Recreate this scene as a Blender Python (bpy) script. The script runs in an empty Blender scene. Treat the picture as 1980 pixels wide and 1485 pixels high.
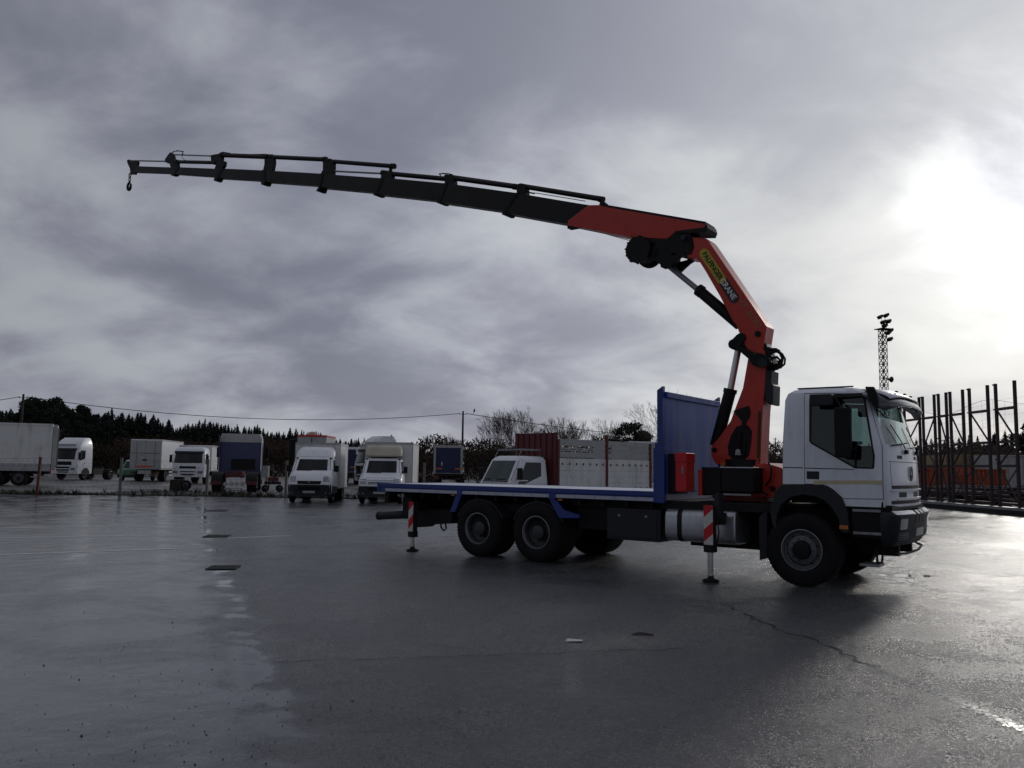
import bpy, bmesh, math, random
from mathutils import Vector, Matrix
random.seed(7)
SC = bpy.context.scene
COL = SC.collection
R = math.radians

# ------------------------------------------------------------------ camera
F_PX, CAM_H, ROLL = 1620.0, 1.68, 0.015
PITCH = math.atan(164.5 / F_PX)
cam_d = bpy.data.cameras.new('camera')
cam_d.sensor_width = 36.0
cam_d.lens = F_PX / 1980 * 36.0
cam_d.clip_start, cam_d.clip_end = 0.05, 6000
cam = bpy.data.objects.new('camera', cam_d)
COL.objects.link(cam)
cam.matrix_world = Matrix.Translation((0, 0, CAM_H)) @ Matrix.Rotation(math.pi / 2 + PITCH, 4, 'X') @ Matrix.Rotation(ROLL, 4, 'Z')
SC.camera = cam


def ray(px, py):
    """direction of the sight line that meets a point measured in the photograph"""
    u, v = px - 990, py - 742.5
    c, s = math.cos(ROLL), math.sin(ROLL)
    x, y = (u * c + v * s) / F_PX, -(-u * s + v * c) / F_PX
    return (x, math.cos(PITCH) - y * math.sin(PITCH), math.sin(PITCH) + y * math.cos(PITCH))


# ------------------------------------------------------------------ sky
SUN = Vector(ray(2010, 360)).normalized()
SUN_EL = math.asin(SUN.z)
SUN_AZ = math.atan2(SUN.x, SUN.y)
world = bpy.data.worlds.new('World')
SC.world = world
world.use_nodes = True


class N:
    """small node helper"""
    def __init__(s, nt):
        s.nt = nt
        nt.nodes.clear()

    def n(s, t, ins=None, **kw):
        nd = s.nt.nodes.new(t)
        for k, v in kw.items():
            setattr(nd, k, v)
        for k, v in (ins or {}).items():
            s.set(nd, k, v)
        return nd

    def set(s, nd, k, v):
        if isinstance(v, bpy.types.Node):
            v = v.outputs[0]
        if isinstance(v, bpy.types.NodeSocket):
            s.nt.links.new(v, nd.inputs[k])
        else:
            if isinstance(v, (tuple, list)) and len(v) == 3 and nd.inputs[k].type == 'RGBA':
                v = (*v, 1)
            nd.inputs[k].default_value = v

    def m(s, op, a, b=0.0, c=None, clamp=False):
        nd = s.n('ShaderNodeMath', operation=op, use_clamp=clamp)
        s.set(nd, 0, a)
        s.set(nd, 1, b)
        if c is not None:
            s.set(nd, 2, c)
        return nd

    def mix(s, f, a, b, blend='MIX'):
        nd = s.n('ShaderNodeMixRGB', blend_type=blend)
        s.set(nd, 0, f)
        s.set(nd, 1, a)
        s.set(nd, 2, b)
        return nd

    def mr(s, v, a, b, c=0.0, d=1.0, smooth=True):
        nd = s.n('ShaderNodeMapRange', interpolation_type='SMOOTHSTEP' if smooth else 'LINEAR')
        s.set(nd, 0, v)
        for i, x in enumerate((a, b, c, d)):
            s.set(nd, i + 1, x)
        return nd

    def noise(s, vec, scale, detail=4.0, rough=0.5, dist=0.0):
        return s.n('ShaderNodeTexNoise', {'Vector': vec, 'Scale': scale, 'Detail': detail, 'Roughness': rough, 'Distortion': dist})

    def vm(s, op, a, b=None, out=0):
        nd = s.n('ShaderNodeVectorMath', operation=op)
        s.set(nd, 0, a)
        if b is not None:
            s.set(nd, 1, b)
        return nd.outputs[out]


def build_world():
    w = N(world.node_tree)
    tc = w.n('ShaderNodeTexCoord')
    d = tc.outputs['Generated']
    sep = w.n('ShaderNodeSeparateXYZ', {0: d})
    zz = w.m('ADD', w.m('MAXIMUM', sep.outputs[2], 0.0), 0.42)
    proj = w.n('ShaderNodeCombineXYZ', {0: w.m('DIVIDE', sep.outputs[0], zz), 1: w.m('DIVIDE', sep.outputs[1], zz), 2: 0.0})
    mp = w.n('ShaderNodeMapping', {0: proj, 1: (8.3, 2.7, 0), 2: (0, 0, R(-35)), 3: (1.0, 1.25, 1)})
    big = w.noise(mp, 1.15, 3.0, 0.5, 0.25)
    med = w.noise(mp, 3.4, 8.0, 0.56, 0.35)
    fin = w.noise(mp, 8.0, 6.0, 0.55, 0.2)
    cl = w.m('ADD', w.m('MULTIPLY', big, 0.54), w.m('MULTIPLY', med, 0.36))
    cl = w.m('ADD', cl, w.m('MULTIPLY', fin, 0.10))
    cl = w.mr(cl, 0.40, 0.60, 0.0, 1.0)                # 0 thick dark cloud, 1 thin bright cloud
    dot = w.vm('DOT_PRODUCT', d, tuple(SUN), out=1)
    ang = w.m('ARCCOSINE', w.m('MINIMUM', dot, 1.0))   # radians from the veiled sun
    # ragged cloud edges break up the glow round the veiled sun
    rag = w.m('SUBTRACT', w.m('ADD', w.m('MULTIPLY', big, 0.5), w.m('MULTIPLY', med, 0.5)), 0.5)
    ang2 = w.m('MAXIMUM', w.m('SUBTRACT', ang, w.m('MULTIPLY', rag, 0.42)), 0.0)
    ramp = w.n('ShaderNodeValToRGB', {0: w.m('DIVIDE', ang2, math.pi)})
    cr = ramp.color_ramp
    pts = [(0.0, 0.56), (0.020, 0.46), (0.034, 0.355), (0.055, 0.31), (0.11, 0.26), (0.20, 0.19), (0.32, 0.145), (0.5, 0.112), (1.0, 0.105)]
    cr.elements[0].position, cr.elements[1].position = pts[0][0], pts[-1][0]
    for p, v in pts[1:-1]:
        cr.elements.new(p)
    for e, (p, v) in zip(cr.elements, pts):
        e.color = (v, v, v, 1)
    lum = w.m('MULTIPLY', ramp, 2.05)
    near = w.mr(ang, 0.15, 0.75, 0.0, 1.0)             # clouds are flatter in tone next to the sun
    lo = w.m('ADD', 0.86, w.m('MULTIPLY', near, -0.22))
    mod = w.m('ADD', lo, w.m('MULTIPLY', cl, w.m('ADD', 0.30, w.m('MULTIPLY', near, 0.30))))
    lum = w.m('MULTIPLY', lum, mod)
    dark = w.mix(near, (0.92, 0.96, 1.05), (0.86, 0.89, 1.13))
    brt = w.mix(near, (0.98, 1.0, 1.0), (0.93, 0.975, 1.07))
    tint = w.mix(cl, dark, brt)
    low = w.mr(sep.outputs[2], 0.0, 0.25, 1.14, 1.03)
    col = w.vm('SCALE', tint, None)
    col.node.inputs[3].default_value = 1.0
    w.nt.links.new(w.m('MULTIPLY', lum, low).outputs[0], col.node.inputs[3])
    clouds = w.n('ShaderNodeBackground', {0: col, 1: 1.0})
    sky = w.n('ShaderNodeTexSky', sky_type='NISHITA', sun_disc=False, sun_elevation=SUN_EL, sun_rotation=SUN_AZ)
    clear = w.n('ShaderNodeBackground', {0: sky, 1: 0.05})
    mixs = w.n('ShaderNodeMixShader', {0: 0.94, 1: clear.outputs[0], 2: clouds.outputs[0]})
    out = w.n('ShaderNodeOutputWorld')
    w.nt.links.new(mixs.outputs[0], out.inputs[0])


build_world()
sun_d = bpy.data.lights.new('sun', 'SUN')
sun_d.energy = 0.5
sun_d.angle = R(6)
sun_d.color = (1.0, 0.95, 0.88)
sun = bpy.data.objects.new('sun', sun_d)
COL.objects.link(sun)
sun.rotation_euler = (-SUN).to_track_quat('-Z', 'Y').to_euler()
SC.view_settings.view_transform = 'Standard'
SC.view_settings.look = 'None'
SC.view_settings.gamma = 1
SC.view_settings.use_curve_mapping = False
SC.view_settings.exposure = 0.0

# ------------------------------------------------------------------ measuring helpers
TH = R(36.1)                                   # the crane truck's yaw against the picture plane
TD = (math.cos(TH), -math.sin(TH))
TN = (math.sin(TH), math.cos(TH))
TO = (0.106, 17.31)


def T(px, py, yl=0.0):
    """photo point -> (x, z) in the truck's own frame on the plane y = yl"""
    r = ray(px, py)
    t = (yl + TO[0] * TN[0] + TO[1] * TN[1]) / (r[0] * TN[0] + r[1] * TN[1])
    X, Y = t * r[0], t * r[1]
    return ((X - TO[0]) * TD[0] + (Y - TO[1]) * TD[1], CAM_H + t * r[2])


def TP(pts, yl=0.0):
    return [T(a, b, yl) for a, b in pts]


def T3(px, py, yl=0.0):
    a = T(px, py, yl)
    return Vector((a[0], yl, a[1]))


def G(px, py, z=0.0):
    r = ray(px, py)
    t = (z - CAM_H) / r[2]
    return Vector((t * r[0], t * r[1], z))


def W(px, py, Y):
    r = ray(px, py)
    t = Y / r[1]
    return Vector((t * r[0], Y, CAM_H + t * r[2]))


# ------------------------------------------------------------------ materials
MATS = {}


def mat(name, col, rough=0.5, metal=0.0, dirt=0.25, dirt_col=(0.05, 0.045, 0.04), scale=2.5, bump=0.0, bscale=60, coat=0.0, spec=0.5, vary=0.12):
    if name in MATS:
        return MATS[name]
    m = bpy.data.materials.new(name)
    m.use_nodes = True
    w = N(m.node_tree)
    tc = w.n('ShaderNodeTexCoord')
    v = tc.outputs['Object']
    n1 = w.noise(v, scale, 6.0, 0.6)
    n2 = w.noise(v, scale * 9, 5.0, 0.6)
    c2 = tuple(max(0, c * (1 - vary)) for c in col)
    base = w.mix(w.mr(n2, 0.3, 0.7), col, c2)
    st = w.n('ShaderNodeMapping', {0: v, 3: (6, 6, 0.6)})
    ns = w.noise(st, scale * 0.8, 4.0, 0.6)
    dm = w.m('MULTIPLY', w.mr(w.m('MULTIPLY', w.m('ADD', n1, ns), 0.5), 0.46, 0.68), dirt)
    base = w.mix(dm, base, dirt_col)
    p = w.n('ShaderNodeBsdfPrincipled', {'Base Color': base, 'Metallic': metal, 'Specular IOR Level': spec, 'Coat Weight': coat, 'Coat Roughness': 0.08})
    w.set(p, 'Roughness', w.m('ADD', rough, w.m('MULTIPLY', w.m('SUBTRACT', n1, 0.45), 0.35), clamp=True))
    if bump:
        b = w.n('ShaderNodeBump', {'Height': w.noise(v, bscale, 4.0, 0.6), 'Strength': bump, 'Distance': 0.02})
        w.set(p, 'Normal', b)
    o = w.n('ShaderNodeOutputMaterial')
    w.nt.links.new(p.outputs[0], o.inputs[0])
    MATS[name] = m
    return m


def glassmat(name, tint=(0.35, 0.45, 0.42), body=(0.01, 0.012, 0.012), opaque=0.0):
    m = bpy.data.materials.new(name)
    m.use_nodes = True
    w = N(m.node_tree)
    gi = w.n('ShaderNodeNewGeometry')
    cs = w.m('ABSOLUTE', w.vm('DOT_PRODUCT', gi.outputs['Normal'], gi.outputs['Incoming'], out=1))
    lw = w.m('ADD', 0.04, w.m('MULTIPLY', w.m('POWER', w.m('SUBTRACT', 1.0, cs, clamp=True), 5.0), 0.96))
    gl = w.n('ShaderNodeBsdfGlossy', {0: (0.9, 0.95, 0.95), 1: 0.03})
    tr = w.n('ShaderNodeBsdfTransparent', {0: tint})
    df = w.n('ShaderNodeBsdfDiffuse', {0: body})
    a = w.n('ShaderNodeMixShader', {0: opaque, 1: tr.outputs[0], 2: df.outputs[0]})
    b = w.n('ShaderNodeMixShader', {0: lw, 1: a.outputs[0], 2: gl.outputs[0]})
    o = w.n('ShaderNodeOutputMaterial')
    w.nt.links.new(b.outputs[0], o.inputs[0])
    MATS[name] = m
    return m


WHITE = mat('white_paint', (0.82, 0.84, 0.88), 0.35, coat=0.3, dirt=0.18, vary=0.04)
CABW = mat('cab_white_paint', (0.77, 0.81, 0.89), 0.32, coat=0.4, dirt=0.30, dirt_col=(0.30, 0.29, 0.27), vary=0.03, scale=1.5)
BOXW = mat('box_white_panel', (0.76, 0.77, 0.76), 0.5, dirt=0.35, vary=0.05, scale=0.9)
GREYBOX = mat('grey_panel', (0.42, 0.43, 0.43), 0.5, dirt=0.3, vary=0.06)
BEIGE = mat('beige_plastic', (0.58, 0.53, 0.42), 0.5, dirt=0.3)
BLUE = mat('blue_paint', (0.008, 0.036, 0.24), 0.35, coat=0.15, dirt=0.2, dirt_col=(0.03, 0.03, 0.045), vary=0.15)
BLUEP = mat('blue_headboard_paint', (0.014, 0.070, 0.38), 0.42, coat=0.0, dirt=0.85, dirt_col=(0.16, 0.19, 0.30), spec=0.35, scale=1.1)  # grey smears in the colour hold both dirt and wet sheen
NAVY = mat('navy_curtain', (0.008, 0.014, 0.085), 0.5, dirt=0.2)
RED = mat('crane_red_paint', (0.54, 0.026, 0.012), 0.42, coat=0.1, dirt=0.25, dirt_col=(0.10, 0.012, 0.01), vary=0.12)
BRED = mat('bright_red_plastic', (0.62, 0.012, 0.02), 0.35, dirt=0.2, dirt_col=(0.2, 0.02, 0.02))
OXRED = mat('oxide_red_paint', (0.11, 0.010, 0.014), 0.5, dirt=0.35)
SIGNRED = mat('signal_red_film', (0.55, 0.01, 0.02), 0.4, dirt=0.15)
SIGNWH = mat('signal_white_film', (0.62, 0.62, 0.60), 0.4, dirt=0.25)
STRIP = mat('retroreflective_strip', (0.50, 0.53, 0.62), 0.45, dirt=0.3, scale=5)
BLACK = mat('black_paint', (0.006, 0.006, 0.008), 0.5, dirt=0.3, dirt_col=(0.016, 0.016, 0.02), spec=0.25)
BOOMB = mat('boom_black_paint', (0.006, 0.005, 0.007), 0.45, dirt=0.3, dirt_col=(0.014, 0.010, 0.012), spec=0.3)
DARK = mat('dark_chassis', (0.009, 0.009, 0.011), 0.65, dirt=0.5, dirt_col=(0.022, 0.02, 0.018), spec=0.3)
PLAST = mat('dark_grey_plastic', (0.020, 0.021, 0.028), 0.55, dirt=0.35, dirt_col=(0.04, 0.04, 0.042), spec=0.35)
RUBBER = mat('tyre_rubber', (0.009, 0.009, 0.011), 0.8, dirt=0.5, dirt_col=(0.022, 0.020, 0.020), scale=6, bump=0.2, spec=0.25)
RIM = mat('grey_rim_paint', (0.12, 0.125, 0.14), 0.4, metal=0.4, dirt=0.4)
RIMD = mat('dark_rim_paint', (0.035, 0.037, 0.042), 0.5, dirt=0.4)
RIMEDGE = mat('worn_rim_edge', (0.30, 0.31, 0.34), 0.35, metal=0.6, dirt=0.3)
CHROME = mat('chrome_rod', (0.62, 0.62, 0.62), 0.22, metal=1.0, dirt=0.15)
ALU = mat('brushed_aluminium', (0.50, 0.52, 0.55), 0.34, metal=0.85, dirt=0.25, dirt_col=(0.12, 0.12, 0.13), scale=3)
STEEL = mat('galvanised_steel', (0.30, 0.31, 0.33), 0.45, metal=0.7, dirt=0.35)
DECK = mat('wet_deck_plate', (0.74, 0.77, 0.84), 0.50, metal=0.0, dirt=0.4, dirt_col=(0.2, 0.2, 0.26), scale=2)
FRAMEB = mat('brown_steel_paint', (0.026, 0.011, 0.014), 0.55, dirt=0.4, dirt_col=(0.05, 0.022, 0.015))
ORANGE = mat('orange_container_paint', (0.36, 0.058, 0.016), 0.55, dirt=0.45, dirt_col=(0.16, 0.04, 0.015), scale=1.2)
AMBER = mat('amber_lens', (0.55, 0.14, 0.02), 0.25, dirt=0.2)
TAN = mat('tan_panel', (0.30, 0.22, 0.11), 0.6, dirt=0.5)
YEL = mat('yellow_decal', (0.52, 0.42, 0.02), 0.45, dirt=0.15)
DECB = mat('black_decal', (0.008, 0.008, 0.01), 0.45, dirt=0.1)
DECW = mat('white_decal', (0.75, 0.75, 0.75), 0.45, dirt=0.1)
DECT = mat('tan_decal', (0.30, 0.17, 0.08), 0.5, dirt=0.2)
CREAM = mat('cream_stripe_decal', (0.62, 0.52, 0.35), 0.4, dirt=0.2)
ORL = mat('orange_red_sticker', (0.7, 0.10, 0.03), 0.5, dirt=0.1)
GREEN = mat('green_van_paint', (0.012, 0.15, 0.07), 0.4, coat=0.2, dirt=0.25)
CONC = mat('concrete', (0.17, 0.16, 0.15), 0.8, dirt=0.5, bump=0.3)
WOODP = mat('weathered_pole_wood', (0.055, 0.045, 0.038), 0.85, dirt=0.4, bump=0.3)
BARK = mat('grey_brown_bark', (0.075, 0.056, 0.045), 0.9, dirt=0.3)
BARKD = mat('dark_bark', (0.025, 0.02, 0.017), 0.9, dirt=0.3)
PINE = mat('pine_needles', (0.018, 0.030, 0.018), 0.8, dirt=0.3, dirt_col=(0.02, 0.02, 0.012), scale=0.6, vary=0.4, spec=0.2)
PINE2 = mat('far_pine_needles', (0.022, 0.032, 0.030), 0.9, dirt=0.2, scale=0.3, vary=0.4, spec=0.1)
SCRUB = mat('brown_scrub', (0.072, 0.052, 0.038), 0.9, dirt=0.4, dirt_col=(0.014, 0.018, 0.011), scale=0.25, vary=0.5, spec=0.1)
GRASS = mat('verge_grass', (0.030, 0.034, 0.016), 0.8, dirt=0.5, dirt_col=(0.07, 0.055, 0.035), scale=1.0, vary=0.5, spec=0.2)
GLASS_T = glassmat('cab_glass', (0.52, 0.60, 0.60))
GLASS_W = glassmat('windscreen_glass', (0.68, 0.76, 0.75))
GLASS_D = glassmat('dark_glass', body=(0.008, 0.010, 0.011), opaque=1.0)
GLASS_M = glassmat('milky_windscreen', body=(0.06, 0.085, 0.085), opaque=1.0)
LAMP = mat('headlamp_lens', (0.34, 0.36, 0.38), 0.12, metal=0.6, dirt=0.1)
SEAT = mat('seat_fabric', (0.009, 0.008, 0.011), 0.9, dirt=0.1, dirt_col=(.01, .01, .01), spec=0.2)
MUST = mat('olive_cab_trim', (0.055, 0.040, 0.012), 0.8, dirt=0.2)
BITUM = mat('bitumen_seam', (0.007, 0.007, 0.008), 0.4, dirt=0.3)
PLATE = mat('number_plate', (0.50, 0.50, 0.50), 0.4, dirt=0.4, scale=25)
PAPER = mat('paper', (0.68, 0.68, 0.66), 0.7, dirt=0.2)
SOILM = mat('dark_soil', (0.030, 0.026, 0.020), 0.9, dirt=0.5, dirt_col=(0.02, 0.026, 0.013), scale=0.4, bump=0.4, bscale=3)


# ------------------------------------------------------------------ mesh builder
class MB:
    def __init__(s):
        s.v, s.f, s.mi, s.cur = [], [], [], 0

    def add(s, vs, fs):
        o = len(s.v)
        s.v += [tuple(p) for p in vs]
        for f in fs:
            s.f.append(tuple(i + o for i in f))
            s.mi.append(s.cur)
        return s

    def box(s, x0, x1, y0, y1, z0, z1):
        vs = [(x, y, z) for x in (x0, x1) for y in (y0, y1) for z in (z0, z1)]
        return s.add(vs, [(0, 1, 3, 2), (4, 6, 7, 5), (0, 4, 5, 1), (2, 3, 7, 6), (0, 2, 6, 4), (1, 5, 7, 3)])

    def prism(s, pts, a0, a1, axis='y'):
        """polygon in the two other axes, pushed from a0 to a1"""
        def P(p, a):
            return {'y': (p[0], a, p[1]), 'x': (a, p[0], p[1]), 'z': (p[0], p[1], a)}[axis]
        n = len(pts)
        vs = [P(p, a0) for p in pts] + [P(p, a1) for p in pts]
        return s.add(vs, [tuple(range(n)), tuple(range(2 * n - 1, n - 1, -1))] + [(i, (i + 1) % n, n + (i + 1) % n, n + i) for i in range(n)])

    def cyl(s, p0, p1, r0, r1=None, n=12, caps=True):
        r1 = r0 if r1 is None else r1
        p0, p1 = Vector(p0), Vector(p1)
        d = (p1 - p0)
        if d.length < 1e-6:
            return s
        d.normalize()
        a = d.orthogonal().normalized()
        b = d.cross(a)
        vs = []
        for p, r in ((p0, r0), (p1, r1)):
            for i in range(n):
                t = 2 * math.pi * i / n
                vs.append(p + a * (r * math.cos(t)) + b * (r * math.sin(t)))
        fs = [(i, (i + 1) % n, n + (i + 1) % n, n + i) for i in range(n)]
        if caps:
            fs += [tuple(range(n - 1, -1, -1)), tuple(range(n, 2 * n))]
        return s.add(vs, fs)

    def tube(s, path, r, n=6):
        path = [Vector(p) for p in path]
        rs = r if isinstance(r, (list, tuple)) else [r] * len(path)
        vs, fs = [], []
        ref = None
        for i, p in enumerate(path):
            d = (path[min(i + 1, len(path) - 1)] - path[max(i - 1, 0)]).normalized()
            if ref is None:
                ref = d.orthogonal().normalized()
            a = (ref - d * ref.dot(d))
            a = a.normalized() if a.length > 1e-5 else d.orthogonal().normalized()
            ref = a
            b = d.cross(a)
            for k in range(n):
                t = 2 * math.pi * k / n
                vs.append(p + a * (rs[i] * math.cos(t)) + b * (rs[i] * math.sin(t)))
        for i in range(len(path) - 1):
            for k in range(n):
                fs.append((i * n + k, i * n + (k + 1) % n, (i + 1) * n + (k + 1) % n, (i + 1) * n + k))
        fs += [tuple(range(n - 1, -1, -1)), tuple(range((len(path) - 1) * n, len(path) * n))]
        return s.add(vs, fs)

    def beam(s, p0, p1, w, h, up=(0, 0, 1)):
        p0, p1 = Vector(p0), Vector(p1)
        d = (p1 - p0).normalized()
        u = Vector(up)
        a = d.cross(u)
        a = a.normalized() if a.length > 1e-4 else d.orthogonal().normalized()
        b = a.cross(d)
        vs = [p + a * (w / 2 * i) + b * (h / 2 * j) for p in (p0, p1) for i, j in ((-1, -1), (1, -1), (1, 1), (-1, 1))]
        return s.add(vs, [(3, 2, 1, 0), (4, 5, 6, 7)] + [(i, (i + 1) % 4, 4 + (i + 1) % 4, 4 + i) for i in range(4)])

    def lathe(s, prof, n=32, axis='y', c=(0, 0, 0)):
        """prof = [(radius, offset along axis)]; open profile, closed at the ends if r = 0"""
        vs, fs = [], []
        for r, a in prof:
            for i in range(n):
                t = 2 * math.pi * i / n
                u, v = r * math.cos(t), r * math.sin(t)
                p = {'y': (u, a, v), 'x': (a, u, v), 'z': (u, v, a)}[axis]
                vs.append((p[0] + c[0], p[1] + c[1], p[2] + c[2]))
        for j in range(len(prof) - 1):
            for i in range(n):
                fs.append((j * n + i, j * n + (i + 1) % n, (j + 1) * n + (i + 1) % n, (j + 1) * n + i))
        return s.add(vs, fs)

    def build(s, name, mats, parent=None, smooth=35, bevel=0.0, segs=2, recalc=True):
        me = bpy.data.meshes.new(name)
        bm = bmesh.new()
        vv = [bm.verts.new(p) for p in s.v]
        for f, mi in zip(s.f, s.mi):
            try:
                q = bm.faces.new([vv[i] for i in f])
                q.material_index = mi
            except ValueError:
                pass
        if recalc:
            bmesh.ops.remove_doubles(bm, verts=bm.verts, dist=1e-5)
            bmesh.ops.recalc_face_normals(bm, faces=bm.faces)
        bm.to_mesh(me)
        bm.free()
        for m in (mats if isinstance(mats, (list, tuple)) else [mats]):
            me.materials.append(m)
        if smooth:
            me.polygons.foreach_set('use_smooth', [True] * len(me.polygons))
            me.set_sharp_from_angle(angle=R(smooth))
        o = bpy.data.objects.new(name, me)
        COL.objects.link(o)
        if parent:
            o.parent = parent
        if bevel:
            b = o.modifiers.new('bevel', 'BEVEL')
            b.width, b.segments, b.limit_method, b.angle_limit = bevel, segs, 'ANGLE', R(40)
            b.harden_normals = True
        return o


def tag(o, label=None, cat=None, group=None, kind=None):
    for k, v in (('label', label), ('category', cat), ('group', group), ('kind', kind)):
        if v:
            o[k] = v
    return o


def thing(name, label, cat, loc=(0, 0, 0), rz=0.0, group=None):
    o = bpy.data.objects.new(name, None)
    o.empty_display_size = 0.3
    COL.objects.link(o)
    o.location = loc
    o.rotation_euler = (0, 0, rz)
    return tag(o, label, cat, group)


def box(name, m, parent, *b, bevel=0.0):
    return MB().box(*b).build(name, m, parent, bevel=bevel)


def prism(name, m, parent, pts, a0, a1, axis='y', bevel=0.0):
    return MB().prism(pts, a0, a1, axis).build(name, m, parent, bevel=bevel)


def inst(src, parent, loc, rz=0.0, name=None, scale=None):
    o = src.copy()
    COL.objects.link(o)
    o.parent = parent
    o.location = loc
    o.rotation_euler = (0, 0, rz)
    if scale:
        o.scale = scale
    return o


def boolean(o, cutter, op='DIFFERENCE'):
    md = o.modifiers.new('b', 'BOOLEAN')
    md.object, md.operation, md.solver = cutter, op, 'EXACT'
    md.material_mode = 'TRANSFER'
    dg = bpy.context.evaluated_depsgraph_get()
    me = bpy.data.meshes.new_from_object(o.evaluated_get(dg))
    o.modifiers.clear()
    o.data = me
    me.polygons.foreach_set('use_smooth', [True] * len(me.polygons))
    me.set_sharp_from_angle(angle=R(32))
    return o


def text(name, body, size, m, parent, origin, xd, yd, depth=0.002, align='CENTER', shear=0.0, bold=0.0):
    c = bpy.data.curves.new(name, 'FONT')
    c.body, c.size, c.align_x, c.align_y, c.extrude, c.shear, c.offset = body, size, align, 'CENTER', depth, shear, bold
    tmp = bpy.data.objects.new(name, c)
    COL.objects.link(tmp)
    dg = bpy.context.evaluated_depsgraph_get()
    me = bpy.data.meshes.new_from_object(tmp.evaluated_get(dg))
    bpy.data.objects.remove(tmp)
    x, y = Vector(xd).normalized(), Vector(yd).normalized()
    z = x.cross(y)
    mtx = Matrix((x, y, z)).transposed().to_4x4()
    mtx.translation = Vector(origin)
    me.transform(mtx)
    me.materials.clear()
    me.materials.append(m)
    o = bpy.data.objects.new(name, me)
    COL.objects.link(o)
    o.parent = parent
    return o


# ------------------------------------------------------------------ setting: ground
def asphalt():
    m = bpy.data.materials.new('wet_asphalt')
    m.use_nodes = True
    w = N(m.node_tree)
    P = w.n('ShaderNodeNewGeometry').outputs['Position']
    sp = w.n('ShaderNodeSeparateXYZ', {0: P})
    X, Y = sp.outputs[0], sp.outputs[1]
    n_big = w.noise(P, 0.22, 5.0, 0.55, 0.4)
    n_mid = w.noise(P, 0.9, 6.0, 0.6, 0.3)
    n_fin = w.noise(P, 7.0, 5.0, 0.65)
    wob = w.m('MULTIPLY', w.m('SUBTRACT', w.noise(P, 1.3, 6.0, 0.65), 0.5), 2.0)
    # the newer, tighter paving left of the drain line
    nx, ny = 0.933, 0.36
    dd = w.m('ADD', w.m('MULTIPLY', X, nx), w.m('MULTIPLY', Y, ny))
    left = w.mr(w.m('ADD', dd, wob), 1.15, 0.15)
    # paving seam before the truck; lighter near side also paints where its shade ends
    d2 = w.m('ADD', w.m('MULTIPLY', X, -0.20), w.m('MULTIPLY', Y, 0.98))
    front = w.mr(w.m('ADD', d2, w.m('MULTIPLY', wob, 0.12)), 7.82, 7.66)
    # wetness 0..1: shallow hollows keep a film of water
    film = w.mr(w.m('ADD', w.m('MULTIPLY', n_big, 0.62), w.m('MULTIPLY', n_mid, 0.38)), 0.44, 0.60)
    film = w.m('MAXIMUM', film, w.m('MULTIPLY', left, 0.75), clamp=True)
    # gutter along the drains
    gd = w.m('ABSOLUTE', w.m('SUBTRACT', w.m('ADD', dd, w.m('MULTIPLY', wob, 0.16)), 0.62))
    gut = w.mr(gd, 0.30, 0.04)
    # hollow in front of the front wheel
    pc = G(1755, 1113)
    hx = w.m('DIVIDE', w.m('SUBTRACT', X, pc.x), 0.55)
    hy = w.m('DIVIDE', w.m('SUBTRACT', Y, pc.y), 0.22)
    hr = w.m('SQRT', w.m('ADD', w.m('MULTIPLY', hx, hx), w.m('MULTIPLY', hy, hy)))
    pud = w.mr(w.m('ADD', hr, w.m('MULTIPLY', wob, 0.3)), 1.05, 0.8)
    pond = w.mr(w.m('ADD', w.m('MULTIPLY', n_big, 0.5), w.m('MULTIPLY', w.noise(P, 0.55, 3.0, 0.5), 0.5)), 0.66, 0.70)
    pud = w.m('MAXIMUM', pud, pond)
    pud = w.m('MAXIMUM', pud, w.m('MULTIPLY', gut, w.mr(n_mid, 0.42, 0.55)), clamp=True)
    vor = w.n('ShaderNodeTexVoronoi', {'Vector': P, 'Scale': 70.0})
    vor2 = w.n('ShaderNodeTexVoronoi', {'Vector': P, 'Scale': 27.0})
    grit = w.noise(P, 160.0, 2.0, 0.6)
    stone = w.n('ShaderNodeSeparateColor', {0: vor.outputs['Color']})
    base = w.mix(w.mr(stone.outputs[0], 0.45, 1.0), (0.046, 0.050, 0.060), (0.21, 0.21, 0.22))
    base = w.mix(w.m('MULTIPLY', w.m('MULTIPLY', front, w.m('SUBTRACT', 1.0, left)), 0.6), base, (0.088, 0.092, 0.108))
    base = w.mix(w.m('MULTIPLY', left, 0.55), base, (0.058, 0.061, 0.076))
    mott = w.mr(w.noise(P, 0.8, 7.0, 0.62, 0.5), 0.42, 0.60)
    base = w.mix(w.m('MULTIPLY', mott, 0.35), base, (0.026, 0.028, 0.033))
    base = w.mix(w.m('MULTIPLY', w.mr(n_fin, 0.35, 0.7), 0.5), base, (0.030, 0.031, 0.037))
    dp = G(720, 1400)
    ex = w.m('DIVIDE', w.m('SUBTRACT', X, dp.x), 0.75)
    ey = w.m('DIVIDE', w.m('SUBTRACT', Y, dp.y), 0.95)
    er = w.m('SQRT', w.m('ADD', w.m('MULTIPLY', ex, ex), w.m('MULTIPLY', ey, ey)))
    worn = w.mr(w.m('ADD', er, w.m('MULTIPLY', wob, 0.35)), 1.15, 0.65)      # darker, rougher patch in the foreground
    base = w.mix(w.m('MULTIPLY', worn, 0.6), base, (0.026, 0.028, 0.032))
    base = w.mix(w.m('MULTIPLY', pud, 0.55), base, (0.018, 0.018, 0.02))
    moss = w.mr(w.noise(P, 2.2, 4.0, 0.6), 0.66, 0.74)
    base = w.mix(w.m('MULTIPLY', moss, 0.22), base, (0.03, 0.04, 0.018))
    rough = w.mr(w.m('MULTIPLY', film, w.m('SUBTRACT', 1.0, worn)), 0.0, 1.0, 0.30, 0.13, False)
    rough = w.m('ADD', rough, w.m('MULTIPLY', w.m('SUBTRACT', n_fin, 0.5), 0.16))
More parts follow.
